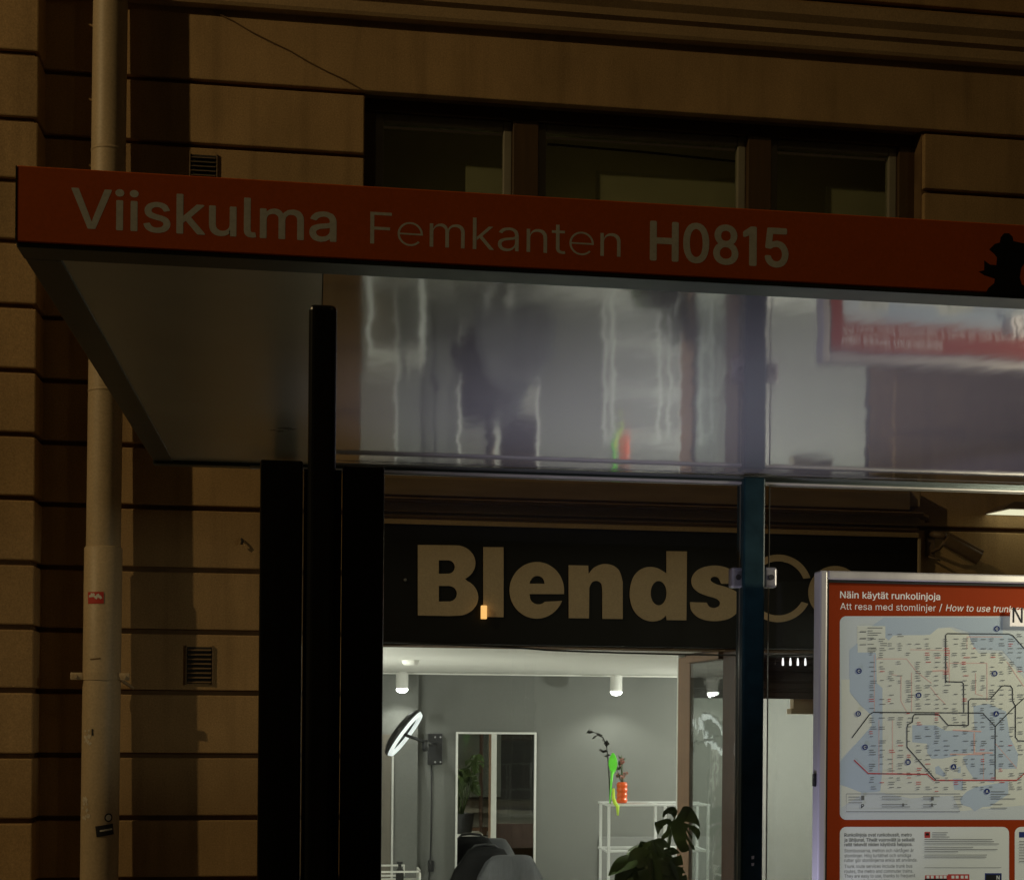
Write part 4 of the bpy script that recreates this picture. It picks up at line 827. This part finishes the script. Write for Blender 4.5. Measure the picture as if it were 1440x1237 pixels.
# ring lamp
YRg = YB-.55
rl = thing('ring_lamp', 'tilted round ring lamp with bright rim on a black wall bracket', 'lamp', tuple(P(611, 1052, YB-.02)))
c = (P(545, 1062, YRg)+P(592, 1000, YRg))/2
ax_ = (P(592, 1000, YRg)-P(545, 1062, YRg)).normalized()      # in the picture: the disc's long axis
nrm = Vector((ax_.z, -.2, -ax_.x)).normalized()                # faces down to the right and a little to the street
vv = nrm.cross(ax_).normalized(); rad = (P(592, 1000, YRg)-P(545, 1062, YRg)).length/2
def ringpt(r, a, h): return c+ax_*(r*math.cos(a))+vv*(r*math.sin(a))+nrm*h
def ringlathe(prof, n=48):
    q = MB(); q.loft([[ringpt(r, 2*PI*i/n, h) for i in range(n)] for r, h in prof], cap=False); return q
ringlathe([(rad*.75, .0), (rad*.77, .02), (rad*.85, .028), (rad*.93, .028), (rad*.985, .0)]).build('light_tube', M['led'], rl, smooth=True)
q = ringlathe([(rad*.001, -.012), (rad*.72, -.012), (rad*.74, -.004)]); q.build('phone_holder', M['blackplastic'], rl)
ringlathe([(rad*.74, -.004), (rad*.3, -.075), (rad*.75, -.06), (rad*.98, -.03), (rad*1.01, -.01), (rad, .004), (rad*.985, -.001), (rad*.745, -.002)]).build('rim', M['blackplastic'], rl, smooth=True)
q = MB(); q.tube([ringpt(0, 0, -.005), ringpt(0, 0, .03), P(590, 1040, YRg+.05), P(606, 1046, YB-.3), P(612, 1046, YB-.05)], .014, 10); q.lathe([(.02, -.05), (.03, -.03), (.03, .03), (.02, .05)], P(598, 1048, YRg+.12), 12); q.build('arm', M['blackplastic'], rl, smooth=True)
q = MB(); a, b = P(602, 1031, YB-.05), P(622, 1074.5, YB-.05); q.box(a.x, b.x, YB-.05, YB-.001, b.z, a.z, .006); q.build('wall_plate', M['blackplastic'], rl)
q = MB()
for u, v in ((612, 1036), (619.5, 1036), (612, 1071), (619.5, 1071)): q.lathe([(.001, -.005), (.008, -.004), (.009, .004)], P(u, v, YB-.052), 8, 'Y')
q.build('screws', M['steel'], rl)
q = MB(); q.tube([P(606.5, 1075, YB-.03), P(607, 1120, YB-.02), P(606, 1180, YB-.02), P(605, 1212, YB-.025), P(603, 1240, YB-.03), P(601, 1330, YB-.03)], .007, 8); q.build('power_cord', M['blackplastic'], rl, smooth=True)
q = MB(); a, b = P(602, 1209, YB-.05), P(610, 1225, YB-.05); q.box(a.x, b.x, YB-.06, YB-.012, b.z, a.z, .008); q.build('power_adaptor', M['blackplastic'], rl)
# wire shelf
YH = 11.35
x0, x1 = PX(855.5, YH, 1200), 3.22
ws = thing('wire_shelf', 'white metal shelf rack against the salon wall holding an orange vase', 'shelf', ((x0+x1)/2, YH, FZ))
zs = [PZ(860, 1130, YH), PZ(860, 1195, YH), PZ(860, 1262, YH), PZ(860, 1320, YH)]
for zz in zs:
    q = MB(); q.box(x0-.02, x1+.02, YH-.012, YH+.012, zz-.017, zz, .003); q.box(x0-.02, x1+.02, YH+.32, YH+.345, zz-.017, zz, .003)
    for k in range(3): q.box(x0-.02+k*(x1-x0)/2, x0+.004+k*(x1-x0)/2, YH+.013, YH+.319, zz-.014, zz-.001)
    for k in range(40): xx = x0+(x1-x0)*(k+.5)/40; q.tube([(xx, YH+.01, zz-.006), (xx, YH+.325, zz-.006)], .003, 5)
    q.build('shelf_board', M['whitemetal'], ws)
for xx in (x0, PX(935, YH, 1150), x1):
    for yy in (YH-.002, YH+.33):
        q = MB(); q.box(xx-.012, xx+.010, yy-.02, yy-.013+.012, FZ, zs[0]-.018, .002); q.build('upright', M['whitemetal'], ws)
YV = YH+.14
rnd = random.Random(5)
va = thing('vase', 'glossy orange ribbed vase of dried flowers on the wire shelf', 'vase', tuple(P(874, 1129, YV))[:2]+(zs[0],))
c = P(874.5, 1129, YV); c.z = zs[0]
hh = PZ(874, 1099, YV)-zs[0]; rv = .045
prof = [(rv*.8, .0)]
for k in range(4):
    for j in range(5):
        t_ = (k+j/5)/4; prof.append((rv*(.86+.17*math.sin(PI*(j+.3)/5)), hh*(t_+.02)*.96+.002))
prof.append((rv*.75, hh))
q = MB(); q.lathe(prof, c, 28); q.build('vase_body', M['orange'], va, smooth=True)
q = MB()
fl = []
for k in range(9):
    e = P(874+rnd.uniform(-8, 7), 1090+rnd.uniform(-22, 4), YV+rnd.uniform(-.03, .03)); q.tube([(c.x, YV, c.z+hh-.01), e.lerp(Vector((c.x, YV, c.z+hh)), .4), e], .003, 5); fl.append(e)
q.build('stems', M['stem'], va)
q = MB()
for e in fl:
    for k in range(10):
        d = Vector((rnd.gauss(0, 1), rnd.gauss(0, 1), rnd.gauss(0, 1))).normalized(); s_ = d.orthogonal().normalized(); p = e+d*.012
        q.face([p-s_*.008, p+d*.012, p+s_*.008, p-d*.006])
q.build('flowers', M['petal'], va)
q = MB()
for (u, v) in ((873, 1068), (869, 1074), (866, 1092), (868, 1082)):
    p = P(u, v, YV); 
    for k in range(3):
        d = Vector((rnd.uniform(-1, 1), rnd.uniform(-.5, .5), rnd.uniform(.1, 1))).normalized(); s_ = d.orthogonal().normalized(); q.face([p, p+d*.02+s_*.012, p+d*.05, p+d*.02-s_*.012])
q.build('leaves', M['stem'], va)
# big green spoon and lime strap
YG = YH+.10
sp = thing('spoon', 'bright green plastic spoon standing upright beside the orange vase', 'spoon', tuple(P(860, 1128, YG)))
q = MB()
cs = P(862, 1073, YG)
px = (P(872, 1073, YG)-P(862, 1073, YG)).x/10
rings = []
for k in range(13):
    t_ = k/12; zz = cs.z+(.5-t_)*px*29; wdt = px*6.2*math.sin(PI*min(.98, max(.03, t_)))**.6
    rings.append([(cs.x+wdt*math.cos(a_), YG-.008*math.sin(PI*t_)*(1 if math.sin(a_) < 0 else -1.0)*abs(math.sin(a_))-.006*math.sin(a_), zz) for a_ in [2*PI*i/16 for i in range(16)]])
q.loft(rings); q.tube([P(861, 1083, YG), P(859.5, 1100, YG), P(857.5, 1129, YG)], [px*2.4, px*1.5, px*.8], 10)
q.build('spoon_body', M['green'], sp, smooth=True)
sb = MB(); sb.tube([P(862.5, 1108, YG-.05), P(862.5, 1122, YG-.06), P(865.5, 1130, YG-.125), P(868.5, 1133, YG-.13), P(869, 1146, YG-.13)], [px*1.6, px*2.4, px*2.6, px*2.6, px*1.3], 10)
tag(sb.build('plastic_strap', M['lime'], smooth=True), 'lime yellow plastic strap hanging over the shelf edge by the orange vase', 'strap')
tw = thing('twig', 'thin dark arching twig with small leaves standing left of the vase', 'twig', tuple(P(858, 1128, YG+.02)))
pts = [P(u, v, YG+.03) for u, v in ((858, 1129), (857, 1100), (855, 1068), (853, 1048), (848, 1037), (841, 1031), (834, 1029), (827, 1027))]
q = MB(); q.tube(pts, [.006, .006, .0055, .005, .005, .0045, .004, .004], 6); q.build('stem', M['twig'], tw)
q = MB()
for (u, v) in ((827, 1028), (830, 1029), (836, 1036), (843, 1033), (848, 1039), (853, 1045), (846, 1055), (850, 1056), (854, 1062)):
    p = P(u, v, YG+.03); d = Vector((rnd.uniform(-1, .4), 0, rnd.uniform(-.8, .2))).normalized()*.03; s_ = Vector((-d.z, .1, d.x))*.5
    q.face([p-d, p+s_, p+d, p-s_])
q.build('leaves', M['twig'], tw)
# lower panel on wall behind shelf
q = MB(); q.box(PX(846, YB-.03, 1190), 3.6, YB-.035, YB-.002, FZ, PZ(900, 1176, YB-.03), .004); q.build('wainscot_panel', mat('mid_grey_panel', (.21, .213, .20), .7, var=.05), bld)
rnd = random.Random(11)
# salon chairs
def loftbody(secs, n=36, fold=0, ph=0):
    """stacked rounded-rectangle sections: (z, cx, cy, half width, half depth, roundness)"""
    rings = []
    for i, (zz, cx, cy, hw, hd, e) in enumerate(secs):
        ring = []
        for k in range(n):
            a_ = 2*PI*k/n; ca, sa = math.cos(a_), math.sin(a_)
            f_ = 1+fold*(i/len(secs))*math.sin(a_*7+ph+i*.3)
            ring.append((cx+hw*math.copysign(abs(ca)**e, ca)*f_, cy+hd*math.copysign(abs(sa)**e, sa)*f_, zz))
        rings.append(ring)
    q = MB(); q.loft(rings); return q
def chair(u, vt, Y, hw, lab, caped):
    c = P(u, vt, Y); x = c.x
    o = thing('salon_chair', lab, 'chair', (x, Y, FZ), 'salon chairs in front of the mirror')
    zt = c.z; zseat = FZ+.50
    q = loftbody([(zseat+.04, x, Y+.03, hw*.86, .03, .6), (zseat+.08, x, Y+.03, hw*.92, .05, .6), (zseat+.25, x, Y+.01, hw, .06, .6), (zt-.12, x, Y-.02, hw*.97, .058, .6), (zt-.04, x, Y-.035, hw*.86, .05, .6), (zt-.008, x, Y-.04, hw*.66, .03, .6), (zt, x, Y-.04, hw*.5, .015, .6)]); q.build('backrest', M['leather'], o, smooth=True)
    q = MB(); q.box(x-hw, x+hw, Y+.03, Y+.42, zseat-.07, zseat+.05, .035, 3); q.build('seat', M['leather'], o, smooth=True)
    for s_ in (-1, 1):
        q = MB(); q.box(x+s_*(hw+.03)-.03, x+s_*(hw+.03)+.03, Y+.02, Y+.36, zseat+.17, zseat+.21, .015, 3); q.tube([(x+s_*(hw+.03), Y+.05, zseat+.17), (x+s_*(hw+.03), Y+.07, zseat-.04)], .018, 8); q.build('armrest', M['leather'], o, smooth=True, auto=50)
    q = MB(); q.lathe([(.30, 0), (.30, .012), (.27, .03), (.06, .05), (.035, .07), (.035, zseat-.07-FZ)], (x, Y+.27, FZ), 32); q.build('pedestal', M['chrome'], o, smooth=True, auto=40)
    if caped:
        q = loftbody([(zt+.012, x+.01, Y-.04, hw*.56, .03, .7), (zt, x+.01, Y-.04, hw*.74, .055, .7), (zt-.05, x, Y-.02, hw*.93, .09, .7), (zt-.16, x, Y+.0, hw*1.18, .13, .75), (zt-.30, x+.01, Y+.02, hw*1.42, .17, .8), (zt-.5, x+.01, Y+.03, hw*1.5, .19, .8), (zt-.62, x, Y+.03, hw*1.52, .2, .8)], 64, .05); q.build('cape', M['cape'], o, smooth=True)
    else:
        q = MB(); q.tube([P(663, 1194, Y-.05), P(668, 1188.5, Y-.05), P(682, 1187, Y-.05), P(696, 1188.5, Y-.05), P(702, 1194, Y-.05)], .012, 8); q.build('back_handle', M['blackplastic'], o, smooth=True)
        q = loftbody([(zt-.015, x, Y-.045, hw*.8, .06, .7), (zt-.08, x, Y-.03, hw*1.02, .085, .7), (zt-.2, x-.03, Y-.01, hw*1.3, .11, .75), (zt-.34, x-.05, Y+.0, hw*1.5, .14, .8), (zt-.46, x-.05, Y+.0, hw*1.55, .15, .8)], 64, .05, 1.3); q.build('draped_cape', M['leather'], o, smooth=True)
    return o
chair(683, 1190, 12.22, .19, 'black salon chair behind the grey caped one, left of the mirror centre', False)
chair(717, 1203, 11.95, .225, 'salon chair with a dark grey cape draped over its back', True)
# trolley with bottle
YT2 = 11.6
tl = thing('salon_trolley', 'white framed salon trolley tray at the lower left of the shop window', 'trolley', (PX(560, YT2, 1300), YT2, FZ))
xa, xb, xc = PX(528, YT2, 1220), PX(570, YT2+.25, 1215), PX(592, YT2, 1225)
z1, z2 = PZ(560, 1215, YT2+.3), PZ(560, 1224, YT2)
q = MB()
for (x0_, x1_, y_, zz) in ((xa-.1, xb, YT2+.3, z1), (xa-.1, xc, YT2, z2)):
    q.box(x0_, x1_, y_, y_+.012, zz-.015, zz, .002); q.box(x0_, x1_, y_, y_+.012, zz-.10, zz-.085, .002)
q.box(xc-.014, xc, YT2, YT2+.3, z2-.10, z2-.0, .002); q.box(xb-.014, xb, YT2+.3, YT2+.312, z1-.1, z1-.016, .002); q.box(xa-.1, xc-.015, YT2+.013, YT2+.29, z2-.10, z2-.092)
q.build('tray', M['white'], tl)
q = MB()
for xx in (xa-.09, xc-.02):
    for yy in (YT2+.014, YT2+.28): q.box(xx, xx+.018, yy, yy+.018, FZ, z2-.101)
q.build('legs', M['whitemetal'], tl)
bt = MB(); c = P(562, 1240, YT2+.12); bt.lathe([(.03, -.06), (.033, -.05), (.033, .03), (.014, .05), (.014, .075), (.024, .08), (.026, .095), (.024, .10)], (c.x, YT2+.12, z2-.035), 20)
tag(bt.build('bottle', M['blackplastic'], smooth=True, auto=40), 'black pump bottle standing in the white trolley tray', 'bottle')
# monstera in the window
YL = 7.72
base = P(912, 1265, YL)
mo = thing('monstera_plant', 'dark leafy swiss cheese plant in a pot inside the shop window', 'plant', (base.x, YL, .10))
q = MB(); q.lathe([(.10, 0), (.13, .02), (.155, .24), (.15, .25), (.14, .24), (.13, .22)], (base.x, YL, .10), 28); q.build('pot', M['pot'], mo, smooth=True, auto=40)
q = MB(); q.lathe([(.001, .215), (.132, .215), (.132, .2)], (base.x, YL, .10), 20); q.build('soil', M['twig'], mo)
def leafmesh(tip, root, width, side, cuts, seed):
    """heart-shaped leaf with deep notches, cupped; tip and root are world points"""
    r_ = random.Random(seed)
    ax = tip-root; L = ax.length; ax.normalize()
    sd_ = Vector(side); sd_ = (sd_-ax*sd_.dot(ax)).normalized(); nn = ax.cross(sd_)
    def half(s):
        pts = []; n = 30
        for i in range(n+1):
            t_ = i/n
            w_ = width/2*math.sin(PI*min(1, t_**.62))**.8 if 0 < t_ < 1 else 0
            x_ = t_*L*1.05-L*.10*(1-t_)**3*math.sin(PI*min(1, t_*3+.0))
            pts.append((x_, w_))
        return pts
    q = MB()
    for s in (-1, 1):
        pts = half(s)
        out = []
        notch = sorted(r_.sample(range(6, 26), cuts)) if cuts else []
        for i, (x_, w_) in enumerate(pts):
            if i in notch:
                out += [(x_-.006*L, w_), (x_-L*.06, w_*.42), (x_+.012*L, w_*.45), (x_+L*.05, w_*.99)]
            elif any(abs(i-k) <= 1 for k in notch) and i not in (0, 30): continue
            else: out.append((x_, w_))
        P0 = [(0, 0)]+[o_ for o_ in out if o_[1] > 0 or o_[0] > L*.9]+[(L*1.05, 0)]
        vs = []
        for x_, w_ in P0:
            t_ = x_/L; cup = -.35*w_*w_/width+.10*L*math.sin(PI*max(0, min(1, t_)))-.16*L*t_*t_
            vs.append(q.bm.verts.new(root+ax*x_+sd_*(s*w_)+nn*cup))
        try:
            f_ = q.bm.faces.new(vs)
        except ValueError: pass
    q.bm.normal_update(); bmesh.ops.triangulate(q.bm, faces=q.bm.faces[:])
    return q
leaves = [  # tip u,v ; root u,v ; width px ; cuts ; depth offset
 ((880, 1205), (905, 1186), 34, 1, .03), ((857, 1224), (893, 1206), 30, 0, -.1), ((936, 1225), (918, 1180), 46, 3, -.04), ((896, 1250), (915, 1196), 56, 3, -.08), ((955, 1240), (930, 1196), 44, 2, .02),
 ((868, 1254), (893, 1222), 42, 1, -.12), ((925, 1262), (917, 1205), 54, 3, -.14), ((962, 1262), (940, 1222), 40, 1, .08), ((899, 1181), (915, 1212), 30, 1, .06), ((930, 1178), (918, 1200), 24, 0, .1)]
stem_q = MB()
for i, ((tu, tv), (ru, rv_), wpx, cuts, dy) in enumerate(leaves):
    tip, root = P(tu, tv, YL+dy-.05), P(ru, rv_, YL+dy)
    L_ = wpx*YL/F
    side = Vector((rnd.uniform(.6, 1), rnd.uniform(-.45, .45), rnd.uniform(-.5, .5)))
    leafmesh(tip, root, L_, side, cuts, i).build('leaf', M['leafdark'], mo)
    b0 = Vector((base.x+rnd.uniform(-.04, .04), YL+rnd.uniform(-.04, .04), .30))
    stem_q.tube([b0, b0.lerp(root, .5)+Vector((rnd.uniform(-.02, .02), 0, .03)), root], [.008, .006, .004], 6)
# the three upper leaves: split blades with real curl; outlines in sixths of a photograph pixel from (820, 1060)
split_leaves = [
 ([(745, 560), (775, 545), (800, 505), (845, 440), (880, 436), (920, 455), (955, 510), (972, 560), (980, 612), (940, 585), (895, 570), (850, 566), (842, 574), (880, 588), (925, 598), (965, 625), (978, 655), (970, 690), (948, 718), (925, 672), (898, 636), (872, 612), (866, 620), (882, 660), (902, 690), (893, 708), (872, 672), (856, 640), (850, 650), (872, 710), (912, 765), (918, 800), (893, 792), (868, 745), (846, 706), (842, 720), (862, 768), (868, 800), (830, 812), (795, 815), (765, 780), (742, 730), (735, 660)], (745, 600), .0, 1),
 ([(742, 548), (700, 540), (650, 552), (592, 570), (590, 590), (604, 655), (615, 672), (640, 628), (676, 598), (704, 586), (712, 596), (684, 640), (634, 690), (650, 712), (690, 690), (730, 640), (748, 600)], (742, 575), .04, -1),
 ([(765, 540), (740, 505), (712, 498), (688, 508), (672, 530), (658, 520), (672, 480), (700, 452), (742, 438), (775, 448), (790, 478), (786, 510)], (770, 530), .09, -1)]
for pts, rt, dy, sgn in split_leaves:
    q = MB(); R0 = P(820+rt[0]/6, 1060+rt[1]/6, YL+dy)
    bot = []
    for u, v in pts:
        p = P(820+u/6, 1060+v/6, YL+dy); d = (p-R0); r_ = math.hypot(d.x, d.z)
        p.y += -.05*math.sin(min(1, r_/.2)*2.6)+.35*d.z+sgn*.18*d.x+rnd.uniform(-.004, .004)
        bot.append(q.bm.verts.new(p))
    q.bm.faces.new(bot); q.bm.normal_update(); bmesh.ops.triangulate(q.bm, faces=q.bm.faces[:])
    q.build('leaf', M['leafdark'], mo)
    stem_q.tube([(base.x, YL, .30), R0.lerp(Vector((base.x, YL, .3)), .5)+Vector((.02, .03, 0)), R0], [.008, .006, .004], 6)
stem_q.build('stems', M['stem'], mo, smooth=True)

# ------------------------------------------------------------------ light
def lamp(name, kind, loc, power, col, size=.1, tgt=None, ang=60, blend=.5):
    l = bpy.data.lights.new(name, kind); l.energy = power; l.color = col
    if kind in ('POINT', 'SPOT'): l.shadow_soft_size = size
    if kind == 'SPOT': l.spot_size = R(ang); l.spot_blend = blend
    if kind == 'AREA': l.size = size
    o = bpy.data.objects.new(name, l); C.objects.link(o); o.location = loc
    if tgt is not None: o.rotation_euler = (Vector(tgt)-Vector(loc)).to_track_quat('-Z', 'Y').to_euler()
    return o
lamp('street_lamp_light', 'SPOT', (-9.4, 1.0, 8.9), 1180, (1, .735, .36), .09, (4.4, 7, -1.5), 70, 1)
lamp('far_street_lamp_light', 'POINT', (9, -9, 14), 105, (1, .70, .30), .12)
lamp('salon_light', 'POINT', (-.6, 8.5, 1.78), 100, (1, .98, .92), .06)
lamp('salon_light', 'POINT', (4.35, 11.2, 1.5), 125, (1, .98, .92), .06)
lamp('salon_ceiling_fill', 'SPOT', (-.75, 9.6, .7), 85, (1, .98, .9), .1, (1.0, 10.3, 1.95), 110, 1)  # unseen spot, added to brighten the salon ceiling
for s_ in (s1, s2):
    lamp('spotlight_beam', 'SPOT', Vector(s_.location)+Vector((0, -.02, -.085)), 15, (1, .97, .9), .03, Vector(s_.location)+Vector((0, .1, -1)), 130, .6)
lamp('bench_uplight', 'SPOT', (.55, 3.85, .5), 88, (.80, .77, 1), .10, (1.2, 3.6, 2.4), 78, 1)
lamp('bench_sidelight', 'SPOT', (1.15, 4.08, .55), 40, (.66, .64, 1), .05, (2.0, 4.27, 1.65), 38, .7)
lamp('shelter_light', 'SPOT', (3.0, 3.45, 2.33), 66, (1, .91, .68), .10, (2.35, 4.3, 1.5), 110, .6)
lamp('upper_room_fill', 'POINT', (1.6, 7.44, 3.36), 1.3, (1, .9, .5), .04)  # unseen fill, added to lift the upper window panes and blinds
wd = bpy.data.worlds.new('World'); sc.world = wd; wd.use_nodes = True
nt = wd.node_tree; bg = nt.nodes['Background']
sky = nt.nodes.new('ShaderNodeTexSky'); sky.sky_type = 'NISHITA'; sky.sun_disc = False; sky.sun_elevation = R(-4); sky.sun_rotation = R(200)
mx = nt.nodes.new('ShaderNodeMix'); mx.data_type = 'RGBA'; mx.inputs[0].default_value = .9
nt.links.new(sky.outputs[0], mx.inputs[6]); mx.inputs[7].default_value = (.26, .16, .07, 1)
nt.links.new(mx.outputs[2], bg.inputs[0]); bg.inputs[1].default_value = .035
sc.view_settings.view_transform = 'Standard'; sc.view_settings.look = 'None'; sc.view_settings.exposure = 0; sc.view_settings.gamma = 1
sc.render.engine = 'CYCLES'
cy = sc.cycles; cy.max_bounces = 8; cy.transparent_max_bounces = 16; cy.caustics_reflective = False; cy.caustics_refractive = False; cy.sample_clamp_indirect = 4
cy.use_denoising = True
